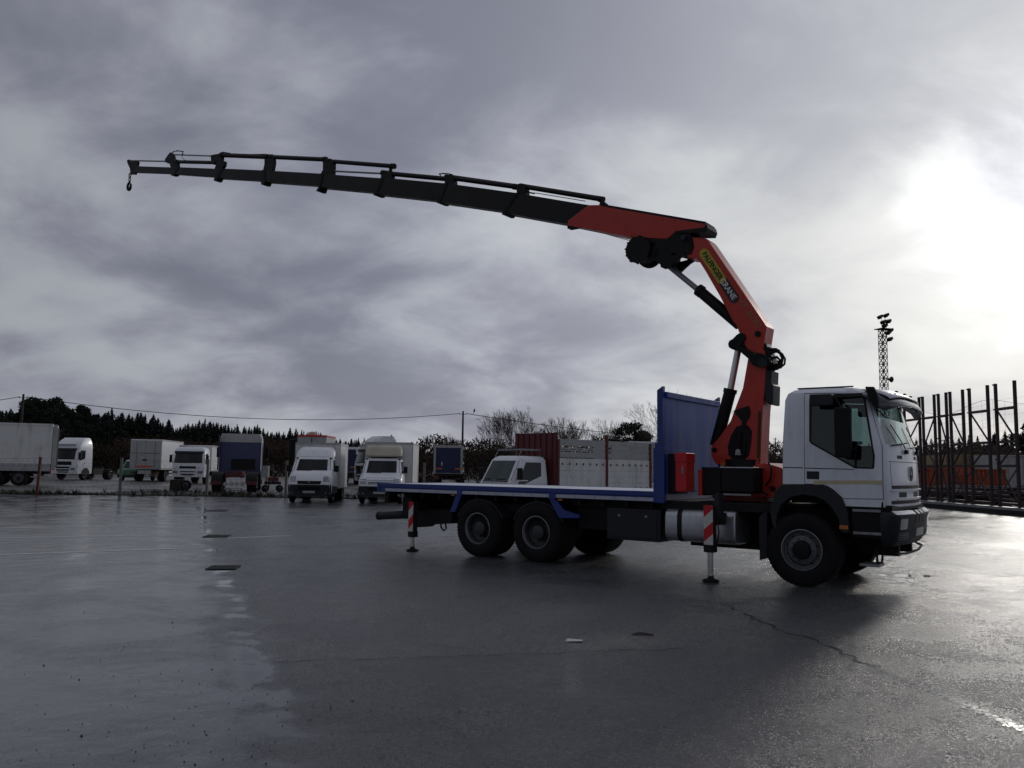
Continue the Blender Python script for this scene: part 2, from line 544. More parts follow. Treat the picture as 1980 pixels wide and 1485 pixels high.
    rough = w.m('ADD', rough, w.m('MULTIPLY', front, -0.08))
    rough = w.m('ADD', rough, w.m('MULTIPLY', w.m('SUBTRACT', mott, 0.5), 0.14))
    rough = w.m('ADD', rough, w.m('MULTIPLY', w.m('SUBTRACT', stone.outputs[2], 0.5), w.mr(left, 0.0, 1.0, 0.26, 0.08, False)))
    rough = w.m('MULTIPLY', rough, w.mr(pud, 0.0, 1.0, 1.0, 0.12, False), clamp=True)
    h = w.m('ADD', w.m('MULTIPLY', vor.outputs['Distance'], -0.7), w.m('MULTIPLY', w.noise(P, 48.0, 4.0, 0.7), 1.3))
    h = w.m('ADD', h, w.m('MULTIPLY', grit, 0.5))
    h = w.m('ADD', h, w.m('MULTIPLY', stone.outputs[1], 0.9))
    st = w.m('MULTIPLY', w.mr(left, 0.0, 1.0, 1.0, 0.18, False), w.mr(film, 0.0, 1.0, 1.0, 0.6, False))
    st = w.m('MULTIPLY', st, w.mr(pud, 0.0, 1.0, 1.0, 0.02, False))
    far = w.mr(Y, 8.0, 34.0, 1.0, 0.35, False)
    st = w.m('MULTIPLY', st, far)
    b = w.n('ShaderNodeBump', {'Height': h, 'Strength': st, 'Distance': 0.0075})
    und = w.n('ShaderNodeBump', {'Height': w.noise(P, 2.5, 3.0, 0.5), 'Strength': w.mr(pud, 0.0, 1.0, 0.22, 0.0, False), 'Distance': 0.05})
    w.set(b, 'Normal', und)
    p = w.n('ShaderNodeBsdfPrincipled', {'Base Color': base, 'Roughness': rough, 'IOR': 1.6, 'Normal': b})
    o = w.n('ShaderNodeOutputMaterial')
    w.nt.links.new(p.outputs[0], o.inputs[0])
    return m


def gravel():
    m = bpy.data.materials.new('damp_gravel')
    m.use_nodes = True
    w = N(m.node_tree)
    P = w.n('ShaderNodeNewGeometry').outputs['Position']
    n1, n2 = w.noise(P, 0.35, 5.0, 0.6), w.noise(P, 14.0, 5.0, 0.7)
    base = w.mix(w.mr(n1, 0.35, 0.65), (0.10, 0.095, 0.095), (0.055, 0.052, 0.052))
    base = w.mix(w.m('MULTIPLY', n2, 0.5), base, (0.16, 0.155, 0.15))
    b = w.n('ShaderNodeBump', {'Height': n2, 'Strength': 0.5, 'Distance': 0.03})
    p = w.n('ShaderNodeBsdfPrincipled', {'Base Color': base, 'Roughness': w.mr(n1, 0.4, 0.6, 0.6, 0.3), 'Normal': b})
    o = w.n('ShaderNodeOutputMaterial')
    w.nt.links.new(p.outputs[0], o.inputs[0])
    return m


ASPH = asphalt()
GRAV = gravel()


def sheet(name, m, pts, z, kind='structure'):
    mb = MB()
    mb.add([(p[0], p[1], p[2] if len(p) > 2 else z) for p in pts], [tuple(range(len(pts)))])
    o = mb.build(name, m, smooth=0, recalc=False)
    return tag(o, kind=kind)


LOTZ = 0.15
sheet('ground', SOILM, [(-2500, -400), (2500, -400), (2500, 3500), (-2500, 3500)], -0.03)
EDGE = [(-75, 43.2), (-26.5, 43.6), (-16, 44.6), (-8.9, 43.9), (-3, 44.5), (18, 46)]
sheet('asphalt_yard', ASPH, [(-75, -30), (60, -30), (60, 47), (18, 47)] + [(x, y) for x, y in reversed(EDGE)], 0.0)
# gravel lot beyond the fence, 15 cm higher than the asphalt
mb = MB()
mb.add([(-140, 46.6, LOTZ), (34, 47.6, LOTZ), (34, 118, LOTZ), (-140, 118, LOTZ), (-140, 45.0, -0.02), (34, 46.5, -0.02)], [(0, 1, 2, 3), (4, 5, 1, 0)])
tag(mb.build('gravel_lot', GRAV, smooth=0, recalc=False), kind='structure')


def line_strip(name, m, a, b, wd, z, label, cat, group=None, jag=0.0, segs=1):
    a, b = Vector(a), Vector(b)
    d = (b - a).normalized()
    n = Vector((-d.y, d.x, 0))
    mb = MB()
    vs = []
    for i in range(segs + 1):
        p = a.lerp(b, i / segs) + n * random.uniform(-jag, jag)
        ww = wd * (random.uniform(0.45, 1.2) if jag else 1) / 2
        vs += [p - n * ww, p + n * ww]
    vs = [(v[0], v[1], z) for v in vs]
    mb.add(vs, [(2 * i, 2 * i + 2, 2 * i + 3, 2 * i + 1) for i in range(segs)])
    return tag(mb.build(name, m, smooth=0, recalc=False), label, cat, group)


PAINT = mat('worn_white_road_paint', (0.74, 0.76, 0.80), 0.3, dirt=0.6, dirt_col=(0.05, 0.05, 0.055), scale=1.6)
for (a, b, lab) in (((0, 1073), (355, 1060.5), 'nearest worn white parking line at the left edge'),
                    ((0, 1040.5), (288, 1035.5), 'second white parking line from the camera at left'),
                    ((0, 1021.5), (245, 1017.5), 'third white parking line from the camera at left'),
                    ((60, 1006), (330, 1003), 'farthest faint white parking line at left'),
                    ((440, 1041), (560, 1036), 'short faint white line right of the second drain')):
    ga, gb = G(*a), G(*b)
    if a[0] == 0:
        ga = ga + (ga - gb) * 0.8
    line_strip('parking_line', PAINT, ga, gb, 0.11, 0.004, lab, 'road marking', 'white parking lines')
for pts, wd, lab in ((((525, 1279), (700, 1274), (900, 1268), (1100, 1261), (1330, 1254)), 0.016, 'thin straight joint across the foreground asphalt'),
                     (((1812, 1017), (1900, 1031), (1985, 1046)), 0.10, 'dark crack in the asphalt below the steel frames'),
                     (((1716, 1059), (1800, 1078), (1985, 1124)), 0.06, 'long crack in front of the truck bumper'),
                     (((1395, 1165), (1450, 1192), (1500, 1215), (1600, 1248), (1668, 1282), (1700, 1290)), 0.032, 'ragged dark crack below the front outrigger foot')):
    mb = MB()
    vs = []
    g = [G(*p) for p in pts]
    path = []
    for i in range(len(g) - 1):
        for k in range(8):
            path.append(g[i].lerp(g[i + 1], k / 8))
    path.append(g[-1])
    for i, p in enumerate(path):
        d = (path[min(i + 1, len(path) - 1)] - path[max(0, i - 1)]).normalized()
        n = Vector((-d.y, d.x, 0))
        q = p + n * random.uniform(-0.05, 0.05)
        h = wd * random.uniform(0.15, 0.7) * (0.35 if i in (0, len(path) - 1) else 1)
        vs += [(*(q - n * h).xy, 0.004), (*(q + n * h).xy, 0.004)]
    mb.add(vs, [(2 * i, 2 * i + 2, 2 * i + 3, 2 * i + 1) for i in range(len(path) - 1)])
    tag(mb.build('asphalt_crack', BITUM, smooth=0, recalc=False), lab, 'crack')


def grate(px, py, sx, sy, rz, lab, bars):
    c = G(px, py)
    t = thing('drain_grate', lab, 'drain', c, rz, 'drain grates in the gutter line')
    mb = MB()
    f = 0.035
    mb.box(-sx / 2, sx / 2, -sy / 2, -sy / 2 + f, 0.001, 0.014).box(-sx / 2, sx / 2, sy / 2 - f, sy / 2, 0.001, 0.014)
    mb.box(-sx / 2, -sx / 2 + f, -sy / 2 + f, sy / 2 - f, 0.001, 0.014).box(sx / 2 - f, sx / 2, -sy / 2 + f, sy / 2 - f, 0.001, 0.014)
    mb.build('frame', DARK, t)
    MB().box(-sx / 2 + f, sx / 2 - f, -sy / 2 + f, sy / 2 - f, 0.001, 0.003).build('pit', BITUM, t)
    src = None
    for i in range(bars):
        x = -sx / 2 + f + (sx - 2 * f) * (i + 0.5) / bars
        if src is None:
            src = MB().box(-0.008, 0.008, -sy / 2 + f, sy / 2 - f, 0.0035, 0.012).build('bar', DARK, t)
            src.location = (x, 0, 0)
        else:
            inst(src, t, (x, 0, 0))


grate(432, 1098, 0.47, 0.50, R(8), 'black drain grate nearest the camera in the gutter line', 15)
grate(420, 1037, 0.55, 0.60, R(8), 'second black drain grate up the gutter line', 13)
grate(420, 988, 0.7, 0.7, R(8), 'farthest black drain grate up the gutter line', 9)

GLAREP = mat('pale_glare_flakes', (0.40, 0.40, 0.40), 0.3, dirt=0.5, dirt_col=(0.05, 0.052, 0.06), scale=5)  # pale colour standing in for wet glare along a diagonal line
ga, gb = G(1610, 1258), G(1990, 1416)
gb = gb + (gb - ga) * .3
gd_ = (gb - ga).normalized()
gn_ = Vector((-gd_.y, gd_.x, 0))
mb = MB()
for k in range(1500):
    t_ = random.random() ** .7
    q_ = ga.lerp(gb, t_) + gn_ * random.gauss(0, .030)
    r_ = random.uniform(.004, .016) * (.4 + .6 * t_)
    a0 = random.random() * 6.28
    mb.add([(q_.x + r_ * random.uniform(.6, 1.3) * math.cos(a0 + w_), q_.y + r_ * random.uniform(.6, 1.3) * math.sin(a0 + w_), .004) for w_ in (0, 1.2, 2.5, 3.7, 5)], [(0, 1, 2, 3, 4)])
tag(mb.build('glare_line', GLAREP, smooth=0, recalc=False), 'pale flakes painting the glare of a line running diagonally to the lower right corner', 'road marking', kind='stuff')
# loose bits
mb = MB()
for i in range(330):
    if i < 230:
        px, py = random.uniform(-40, 520) + random.uniform(0, 300), random.uniform(1090, 1480)
    else:
        px, py = random.uniform(0, 2000), random.uniform(1130, 1480)
    g = G(px, py)
    r = random.uniform(0.002, 0.0065) * (1.7 if random.random() < 0.08 else 1)
    a = random.random() * 3
    mb.add([(g.x + r * math.cos(a), g.y + r * math.sin(a), 0.001), (g.x + r * 1.3 * math.cos(a + 2), g.y + r * math.sin(a + 2), 0.001),
            (g.x + r * math.cos(a + 4), g.y + 1.4 * r * math.sin(a + 4), 0.001), (g.x, g.y, 0.001 + r)], [(0, 1, 3), (1, 2, 3), (2, 0, 3)])
tag(mb.build('grit', BARKD, smooth=0, recalc=False), 'scattered dark stones and leaf crumbs on the wet asphalt', 'grit', kind='stuff')
g = G(1110, 1240)
mb = MB()
mb.add([(g.x - .09, g.y - .04, .006), (g.x + .07, g.y - .05, .012), (g.x + .10, g.y + .05, .005), (g.x - .06, g.y + .06, .016), (g.x, g.y, .022)],
       [(0, 1, 4), (1, 2, 4), (2, 3, 4), (3, 0, 4)])
tag(mb.build('paper_scrap', PAPER), 'small white paper scrap lying on the asphalt in the foreground', 'paper')
g = G(1243, 1228)
mb = MB()
mb.tube([(g.x - .11, g.y, .008), (g.x - .03, g.y + .035, .02), (g.x + .05, g.y + .02, .012), (g.x + .11, g.y - .02, .008), (g.x + .02, g.y - .03, .014), (g.x - .09, g.y - .01, .008)], 0.007, 6)
tag(mb.build('twig', BARK), 'curled pale twig on the asphalt right of the paper scrap', 'twig')

# ------------------------------------------------------------------ loft for cabs
def lev(levels, z):
    L = sorted(levels)
    if z <= L[0][0]:
        return L[0]
    for a, b in zip(L, L[1:]):
        if a[0] <= z <= b[0]:
            t = (z - a[0]) / (b[0] - a[0])
            return tuple(p + (q - p) * t for p, q in zip(a, b))
    return L[-1]


def outline(l, off=0.0, seg=6):
    """l = (z, x_rear, x_front, half width, front radius, rear radius, bow)"""
    z, xr, xf, hw, rf, rr, bow = l
    xr, xf, hw = xr - off, xf + off, hw + off
    pts = []
    for k in range(seg + 1):                       # front left corner -> sweep
        a = math.pi / 2 * (1 - k / seg)
        pts.append((xf - rf + rf * math.cos(a), hw - rf + rf * math.sin(a)))
    m = 6
    for k in range(1, m):
        y = (hw - rf) * (1 - 2 * k / m)
        pts.append((xf, y))
    for k in range(seg + 1):
        a = -math.pi / 2 * (k / seg)
        pts.append((xf - rf + rf * math.cos(a), -hw + rf + rf * math.sin(a)))
    for k in range(seg + 1):
        a = -math.pi / 2 - math.pi / 2 * k / seg
        pts.append((xr + rr + rr * math.cos(a), -hw + rr + rr * math.sin(a)))
    for k in range(seg + 1):
        a = math.pi - math.pi / 2 * k / seg
        pts.append((xr + rr + rr * math.cos(a), hw - rr + rr * math.sin(a)))
    return [(x + (bow * (1 - (y / hw) ** 2) if x > xf - rf - 0.001 else 0), y, z) for x, y in pts]


def loft(levels, off=0.0):
    mb = MB()
    rings = [outline(l, off) for l in sorted(levels)]
    n = len(rings[0])
    vs = [p for r in rings for p in r]
    fs = []
    for j in range(len(rings) - 1):
        for i in range(n):
            fs.append((j * n + i, j * n + (i + 1) % n, (j + 1) * n + (i + 1) % n, (j + 1) * n + i))
    fs += [tuple(range(n)), tuple(range((len(rings) - 1) * n, len(rings) * n))]
    mb.add(vs, fs)
    return mb


def frontx(l, y):
    z, xr, xf, hw, rf, rr, bow = l
    a = abs(y)
    x = xf if a < hw - rf else xf - rf + math.sqrt(max(0, rf * rf - (a - hw + rf) ** 2))
    return x + bow * (1 - (y / hw) ** 2)


def front_panel(name, m, parent, levels, y0, y1, z0, z1, off=0.006, thick=0.02, ny=8, nz=4, taper=0.0, bevel=0):
    mb = MB()
    g = {}
    vs = []
    for s in (off, off - thick):
        for j in range(nz + 1):
            z = z0 + (z1 - z0) * j / nz
            l = lev(levels, z)
            for i in range(ny + 1):
                t = i / ny
                yc = (y0 + y1) / 2
                h = (y1 - y0) / 2 * (1 - taper * j / nz)
                y = yc + h * (2 * t - 1)
                g[(s == off, i, j)] = len(vs)
                vs.append((frontx(l, y) + s, y, z))
    fs = []
    for i in range(ny):
        for j in range(nz):
            for s in (True, False):
                fs.append((g[s, i, j], g[s, i + 1, j], g[s, i + 1, j + 1], g[s, i, j + 1]))
    for i in range(ny):
        for j in (0, nz):
            fs.append((g[True, i, j], g[True, i + 1, j], g[False, i + 1, j], g[False, i, j]))
    for j in range(nz):
        for i in (0, ny):
            fs.append((g[True, i, j], g[True, i, j + 1], g[False, i, j + 1], g[False, i, j]))
    mb.add(vs, fs)
    return mb.build(name, m, parent)


def side_panel(name, m, parent, levels, poly, side, off=0.006, thick=0.02):
    n = len(poly)
    vs = []
    for s in (off, off - thick):
        for x, z in poly:
            vs.append((x, side * (lev(levels, z)[3] + s), z))
    mb = MB()
    mb.add(vs, [tuple(range(n)), tuple(range(2 * n - 1, n - 1, -1))] + [(i, (i + 1) % n, n + (i + 1) % n, n + i) for i in range(n)])
    return mb.build(name, m, parent)


# ------------------------------------------------------------------ wheels
WC = {}


def wheel(parent, x, y, r, wd, side, style='front', n=28):
    """y is the outer face; side -1 = right side of the vehicle"""
    key = (r, wd, side, style, n)
    k = r / 0.54
    if key not in WC:
        s = side
        tp = [(0.300 * k, -0.010), (0.315 * k, 0.0), (0.40 * k, 0.012), (0.48 * k, 0.004), (0.515 * k, -0.02), (0.538 * k, -0.05)]
        tp += [(0.54 * k, -wd + 0.05), (0.515 * k, -wd + 0.02), (0.40 * k, -wd), (0.30 * k, -wd + 0.02)]
        prof = [(a, b * s) for a, b in tp]
        ty = MB().lathe(prof + [prof[0]], n=n)
        if n > 24:                                  # tread blocks
            for i in range(56):
                a = 2 * math.pi * i / 56
                ca, sa = math.cos(a), math.sin(a)
                for y0, y1 in ((-0.035, -0.12), (-wd + 0.12, -wd + 0.035)):
                    rr = 0.5415 * k
                    da = 0.036
                    vs = []
                    for (q, rad) in ((-da, 0.52 * k), (da, 0.52 * k), (da, rr), (-da, rr)):
                        for yy in (y0 * s, y1 * s):
                            vs.append((rad * math.cos(a + q), yy, rad * math.sin(a + q)))
                    ty.add(vs, [(0, 2, 3, 1), (2, 4, 5, 3), (4, 6, 7, 5), (6, 0, 1, 7), (0, 6, 4, 2), (1, 3, 5, 7)])
        tyre = ty.build('wheel', RUBBER, parent, smooth=40)
        rm = MB()
        fl = [(0.300 * k, -0.012), (0.303 * k, 0.004), (0.292 * k, 0.006), (0.284 * k, -0.012), (0.276 * k, -0.04)]
        if style == 'front':
            rp = fl + [(0.262 * k, -0.055), (0.245 * k, -0.06), (0.215 * k, -0.035), (0.205 * k, -0.02), (0.14 * k, -0.01), (0.135 * k, 0.02), (0.125 * k, 0.05), (0.07 * k, 0.06), (0.0, 0.06)]
        else:
            rp = fl + [(0.262 * k, -0.06), (0.25 * k, -0.15), (0.225 * k, -0.17), (0.17 * k, -0.185), (0.135 * k, -0.16), (0.125 * k, -0.06), (0.09 * k, -0.045), (0.0, -0.045)]
        rm.lathe([(a, b * s) for a, b in rp[:5]], n=n)
        rm.cur = 1
        rm.lathe([(a, b * s) for a, b in (rp[4:10] if style == 'front' else rp[4:])], n=n)
        if style == 'front':
            rm.cur = 2
            rm.lathe([(a, b * s) for a, b in rp[9:]], n=n)
            rm.cur = 1
        if n > 24:
            for i in range(10):
                a = 2 * math.pi * i / 10
                R0 = 0.168 * k
                yb = (-0.012 if style == 'front' else -0.18) * s
                c = Vector((R0 * math.cos(a), yb, R0 * math.sin(a)))
                rm.cyl(c, c + Vector((0, 0.035 * s, 0)), 0.014, 0.010, 6)
                if style == 'front':
                    rm.cur = 2
                    a += math.pi / 10
                    c = Vector((0.222 * k * math.cos(a), -0.040 * s, 0.222 * k * math.sin(a)))
                    rm.cyl(c, c + Vector((0, 0.006 * s, 0)), 0.019, 0.019, 10)
                    rm.cur = 1
        rim = rm.build('rim', [RIMEDGE, RIM if style == 'front' else RIMD, BLACK], tyre, smooth=30)
        tyre.location = (x, y, r)
        WC[key] = (tyre, rim)
        return tyre
    tyre, rim = WC[key]
    t = tyre.copy()
    COL.objects.link(t)
    t.parent = parent
    t.location = (x, y, r)
    q = rim.copy()
    COL.objects.link(q)
    q.parent = t
    return t



# ------------------------------------------------------------------ the crane truck
truck = thing('crane_truck', 'white cab crane truck with blue flatbed and raised red and black boom', 'truck',
              (TO[0], TO[1], 0), -TH)

# ---- chassis
mb = MB()
for s in (-1, 1):
    mb.box(-2.45, 7.2, s * 0.43 - 0.04, s * 0.43 + 0.04, 0.78, 1.04)
for x in (-2.3, -0.9, 0.69, 2.2, 3.6, 5.2):
    mb.box(x - 0.05, x + 0.05, -0.39, 0.39, 0.82, 1.0)
mb.build('chassis_frame', DARK, truck, bevel=0.008)
for x in (0, 1.37, 6.17):
    mb = MB()
    mb.cyl((x, -0.95, 0.54), (x, 0.95, 0.54), 0.075, n=12)
    if x < 2:
        mb.lathe([(0.0, -0.16), (0.16, -0.14), (0.23, 0), (0.16, 0.14), (0.0, 0.16)], 14, 'x', (x, 0, 0.54))
    mb.box(x - 0.55, x + 0.55, -0.56, -0.48, 0.60, 0.70).box(x - 0.55, x + 0.55, 0.48, 0.56, 0.60, 0.70)
    mb.build('axle', DARK, truck)

MB().box(0.2, 1.2, -0.9, 0.9, 0.86, 1.02).build('gearbox_cover', DARK, truck, bevel=0.02)
MB().box(4.0, 5.59, -0.38, 0.38, 0.42, 0.77).build('gearbox', DARK, truck, bevel=0.02)
MB().box(5.6, 7.2, -0.38, 0.38, 0.5, 1.2).build('engine_block', DARK, truck, bevel=0.02)
for x in (0.01, 1.37):
    wheel(truck, x, -1.25, 0.535, 0.62, -1, 'rear', 48)
    wheel(truck, x, 1.25, 0.535, 0.62, 1, 'rear', 48)
wheel(truck, 6.165, -1.24, 0.545, 0.34, -1, 'front', 48)
wheel(truck, 6.165, 1.24, 0.545, 0.34, 1, 'front', 48)

# ---- flatbed
MB().box(-2.66, 3.78, -1.17, 1.17, 1.19, 1.338).build('deck_floor', DECK, truck, bevel=0.006)
for s in (-1, 1):
    y0, y1 = (s * 1.25, s * 1.175)
    r_ = MB().box(-2.70, 3.80, min(y0, y1), max(y0, y1), 1.262, 1.345).build('side_rail', BLUE, truck, bevel=0.006)
    MB().box(-2.70, 3.80, min(s * 1.235, s * 1.175), max(s * 1.235, s * 1.175), 1.17, 1.258).build('lower_rail', BLUE, truck, bevel=0.004)
    xs = [T(a, 955, -1.25)[0] for a in (744, 884, 893, 1062, 1074, 1271)]
    for i in (0, 2, 4):
        a, b = xs[i], xs[i + 1]
        n_ = 4 if i == 0 else 5
        for k in range(n_):
            u0, u1 = a + (b - a) * k / n_ + 0.004, a + (b - a) * (k + 1) / n_ - 0.004
            box('reflector_strip', STRIP, truck, u0, u1, min(s * 1.236, s * 1.246), max(s * 1.236, s * 1.246), 1.180, 1.240)
    for (pa, pb, pc) in ((884, 893, -1), (1062, 1074, 1)):
        xa, xb = T(pa, 955, -1.25)[0], T(pb, 955, -1.25)[0]
        box('post_pocket', BLUE, truck, xa, xb, min(s * 1.262, s * 1.236), max(s * 1.262, s * 1.236), 1.15, 1.262)
MB().box(-2.72, -2.66, -1.25, 1.25, 1.17, 1.345).build('rear_rail', BLUE, truck, bevel=0.006)
mb = MB()
for i in range(14):
    x = -2.5 + i * 0.47
    mb.box(x, x + 0.06, -1.15, 1.15, 1.07, 1.188)
mb.box(-2.6, 3.7, -0.50, -0.40, 1.045, 1.16).box(-2.6, 3.7, 0.40, 0.50, 1.045, 1.16)
mb.build('subframe', DARK, truck)
# blue mudguard stays
for s in (-1, 1):
    y = -1.22 * s * -1
    a = [T(x, y_, -1.2) for x, y_ in ((884, 953), (895, 953), (881, 990), (871, 990))]
    prism('mudguard_stay', BLUE, truck, a, s * 1.16, s * 1.22, bevel=0.006)
    b = [T(x, y_, -1.2) for x, y_ in ((1060, 960), (1071, 960), (1091, 986), (1121, 996), (1121, 1002), (1082, 1002))]
    prism('mudguard_stay', BLUE, truck, b, s * 1.16, s * 1.22, bevel=0.006)
for px in (876, 1083):
    x, z = T(px, 966 if px > 1000 else 957, -1.2)
    box('side_marker_lamp', AMBER, truck, x - 0.05, x + 0.05, -1.215, -1.18, z - 0.02, z + 0.02, bevel=0.006)
# black fenders above the rear wheels and dark side skirt
for x in (0.01, 1.37):
    for s in (-1, 1):
        pts = [(x + 0.60 * math.cos(a), 0.54 + 0.56 * math.sin(a)) for a in [math.pi * (0.12 + 0.76 * k / 10) for k in range(11)]]
        pts += [(x + 0.57 * math.cos(a), 0.54 + 0.53 * math.sin(a)) for a in [math.pi * (0.12 + 0.76 * k / 10) for k in range(10, -1, -1)]]
        prism('mudguard', PLAST, truck, pts, s * 0.62, s * 1.2)
# tail: exhaust-like grey pipe, lamp bar, hooks
a, b = T3(733, 997, -0.95), T3(783, 995, -0.95)
MB().cyl(a, b, 0.085, n=20).cyl(a - Vector((0.012, 0, 0)), a + Vector((0.03, 0, 0)), 0.094, n=20).build('underrun_tube', PLAST, truck)
MB().cyl((a.x, -0.9, a.z), (a.x, 0.95, a.z), 0.05, n=12).box(-2.2, -2.1, -0.48, -0.38, 0.7, 1.05).box(-2.2, -2.1, 0.38, 0.48, 0.7, 1.05).build('underrun_bar', DARK, truck)
p = TP([(782, 955), (800, 955), (800, 1003), (782, 1003)], -1.0)
prism('rear_bracket', DARK, truck, p, -1.05, -0.6)
MB().box(-2.62, -2.5, -1.12, -0.75, 0.93, 1.13).build('tail_lamp_box', DARK, truck, bevel=0.01)
for i, m_ in enumerate((BRED, AMBER, GREYBOX)):
    box('tail_lamp', m_, truck, -2.64, -2.60, -1.10 + i * 0.11, -1.01 + i * 0.11, 0.97, 1.09)
c = T3(782, 958, -1.0)
MB().cyl(c, c + Vector((0.0, -0.06, 0)), 0.045, n=12).cyl(c + Vector((-.11, 0, 0)), c + Vector((-.11, -0.06, 0)), 0.03, n=12).build('work_lamp', GREYBOX, truck)

# ---- outriggers
def outrigger(beam_px, x, y, ztop, zmid, label=None, w_=0.15):
    """vertical jack with a striped warning board facing outwards"""
    s = -1 if y < 0 else 1
    j = MB().box(x - w_ * .5, x + w_ * .5, y - .07, y + .07, zmid, ztop).build('outrigger_jack', PLAST, truck, bevel=0.008)
    if label:
        j['label'] = label
    MB().box(x - w_ * .55, x + w_ * .55, y - .08, y + .08, zmid - .10, zmid + 0.02).build('collar', DARK, j, bevel=0.006)
    MB().cyl((x, y, 0.05), (x, y, zmid - 0.08), 0.045, n=18).build('piston_rod', CHROME, j)
    MB().lathe([(0.0, 0.0), (0.125, 0.0), (0.13, 0.02), (0.10, 0.035), (0.05, 0.05), (0.045, 0.09), (0.0, 0.09)], 20, 'z', (x, y, 0.004)).build('foot', DARK, j)
    h = ztop - zmid
    n_ = 4
    # striped board: alternating slanted pieces cut from one outline
    yb = y + s * 0.074
    xa, xb = x - w_ * .52, x + w_ * .52
    sl = 0.13
    step = (h + sl) / (n_)
    lo = zmid - sl
    k = 0
    z = lo
    while z < ztop:
        q = [(xa, z), (xb, z + sl), (xb, z + sl + step), (xa, z + step)]
        q = clip(q, zmid + 0.005, ztop)
        if len(q) > 2:
            prism('warning_stripe', SIGNRED if k % 2 else SIGNWH, j, q, yb, yb + s * 0.004)
        z += step
        k += 1
    return j


def clip(poly, z0, z1):
    for lim, sgn in ((z0, 1), (z1, -1)):
        out = []
        for a, b in zip(poly, poly[1:] + poly[:1]):
            ia, ib = (a[1] - lim) * sgn >= 0, (b[1] - lim) * sgn >= 0
            if ia:
                out.append(a)
            if ia != ib:
                t = (lim - a[1]) / (b[1] - a[1])
                out.append((a[0] + (b[0] - a[0]) * t, lim))
        poly = out
        if len(poly) < 3:
            return []
    return poly


yo = -1.62
x, zt = T(1373, 977, yo)
_, zm = T(1373, 1055, yo)
outrigger(None, x, yo, zt, zm, 'front outrigger jack with red and white stripes', 0.145)
outrigger(None, x, 1.85, zt, zm)
xr_, zt2 = T(800, 970, -1.30)
_, zm2 = T(800, 1029, -1.30)
outrigger(None, xr_, -1.30, zt2, zm2, 'rear outrigger jack with red and white stripes', 0.12)
outrigger(None, xr_, 1.30, zt2, zm2, None, 0.12)
MB().box(x - .09, x + .09, -1.56, 1.79, 0.86, 1.04).build('outrigger_beam', DARK, truck, bevel=0.01)
MB().box(xr_ - .07, xr_ + .07, -1.24, 1.24, 0.80, 0.96).build('outrigger_beam', DARK, truck, bevel=0.01)
# lower rear cross bar and its bits
p = TP([(806, 985), (880, 985), (880, 1012), (813, 1015), (806, 1020)], -0.9)
prism('rear_stabiliser_box', DARK, truck, p, -1.0, -0.4)
MB().tube([T3(852, 1008, -0.9), T3(853, 1020, -0.9), T3(858, 1026, -0.9), T3(863, 1022, -0.9), T3(861, 1010, -0.9)], 0.018, 8).build('tow_shackle', DARK, truck)
MB().tube([(x + .08, yo - .02, zt - .1), (x + .13, yo - .03, zt - .25), (x + .15, yo - .02, zt - .42), (x + .10, yo - .02, zm)], 0.011, 6).build('hydraulic_hose', BLACK, truck)
box('outrigger_control', PLAST, truck, x + .06, x + .14, yo + .02, yo + .2, zt - .2, zt + .18)

# ---- fuel tank, lockers
xa, xb = T(1285, 1000, -1.2)[0], T(1422, 1000, -1.2)[0]
za, zb = T(1300, 1047, -1.2)[1], T(1300, 982, -1.2)[1]
mb = MB()
prof = []
cx, cz, hx, hz = -0.88, (za + zb) / 2, 0.33, (zb - za) / 2
for k in range(28):
    a = 2 * math.pi * k / 28
    e = 0.45
    prof.append((cx + hx * math.copysign(abs(math.cos(a)) ** e, math.cos(a)), cz + hz * math.copysign(abs(math.sin(a)) ** e, math.sin(a))))
mb.prism(prof, xa, xb, 'x')
tank = mb.build('fuel_tank', ALU, truck, bevel=0.03, segs=3)
for px in (1314, 1372, ):
    xs_ = T(px, 1000, -1.2)[0]
    MB().prism([(cx + (q[0] - cx) * 1.02, cz + (q[1] - cz) * 1.02) for q in prof], xs_ - .04, xs_ + .04, 'x').build('strap', DARK, tank)
c = T3(1303, 985, -1.0)
MB().cyl((c.x, c.y, zb - .01), (c.x, c.y, zb + .05), 0.07, n=16).build('filler_cap', PLAST, tank)
xl0, xl1 = T(1172, 1000, -1.2)[0], T(1276, 1000, -1.2)[0]
lz0, lz1 = T(1200, 1044, -1.2)[1], T(1200, 985, -1.2)[1]
lk = MB().box(xl0, xl1, -1.18, -0.55, lz0, lz1 + 0.02).build('side_locker', PLAST, truck, bevel=0.02)
box('locker_door', PLAST, lk, xl0 + .06, xl1 - .06, -1.195, -1.181, lz0 + .05, lz1 - .04, bevel=0.006)
for s_ in (0.25, 0.75):
    xx = xl0 + (xl1 - xl0) * s_
    box('latch', STEEL, lk, xx - .02, xx + .02, -1.204, -1.196, lz1 - .12, lz1 - .08)
MB().box(2.05, 3.85, -0.9, -0.55, 0.62, 1.04).build('air_tank_housing', DARK, truck, bevel=0.02)
for i in range(2):
    MB().cyl((2.3, 0.75, 0.62 + i * .28), (3.6, 0.75, 0.62 + i * .28), 0.12, n=16).build('air_tank', DARK, truck)
MB().box(3.8, 5.7, -1.12, 1.12, 1.06, 1.20).build('crane_subframe', DARK, truck, bevel=0.01)
MB().box(1.98, 5.6, -1.0, -0.55, 1.04, 1.17).build('side_skirt', DARK, truck)

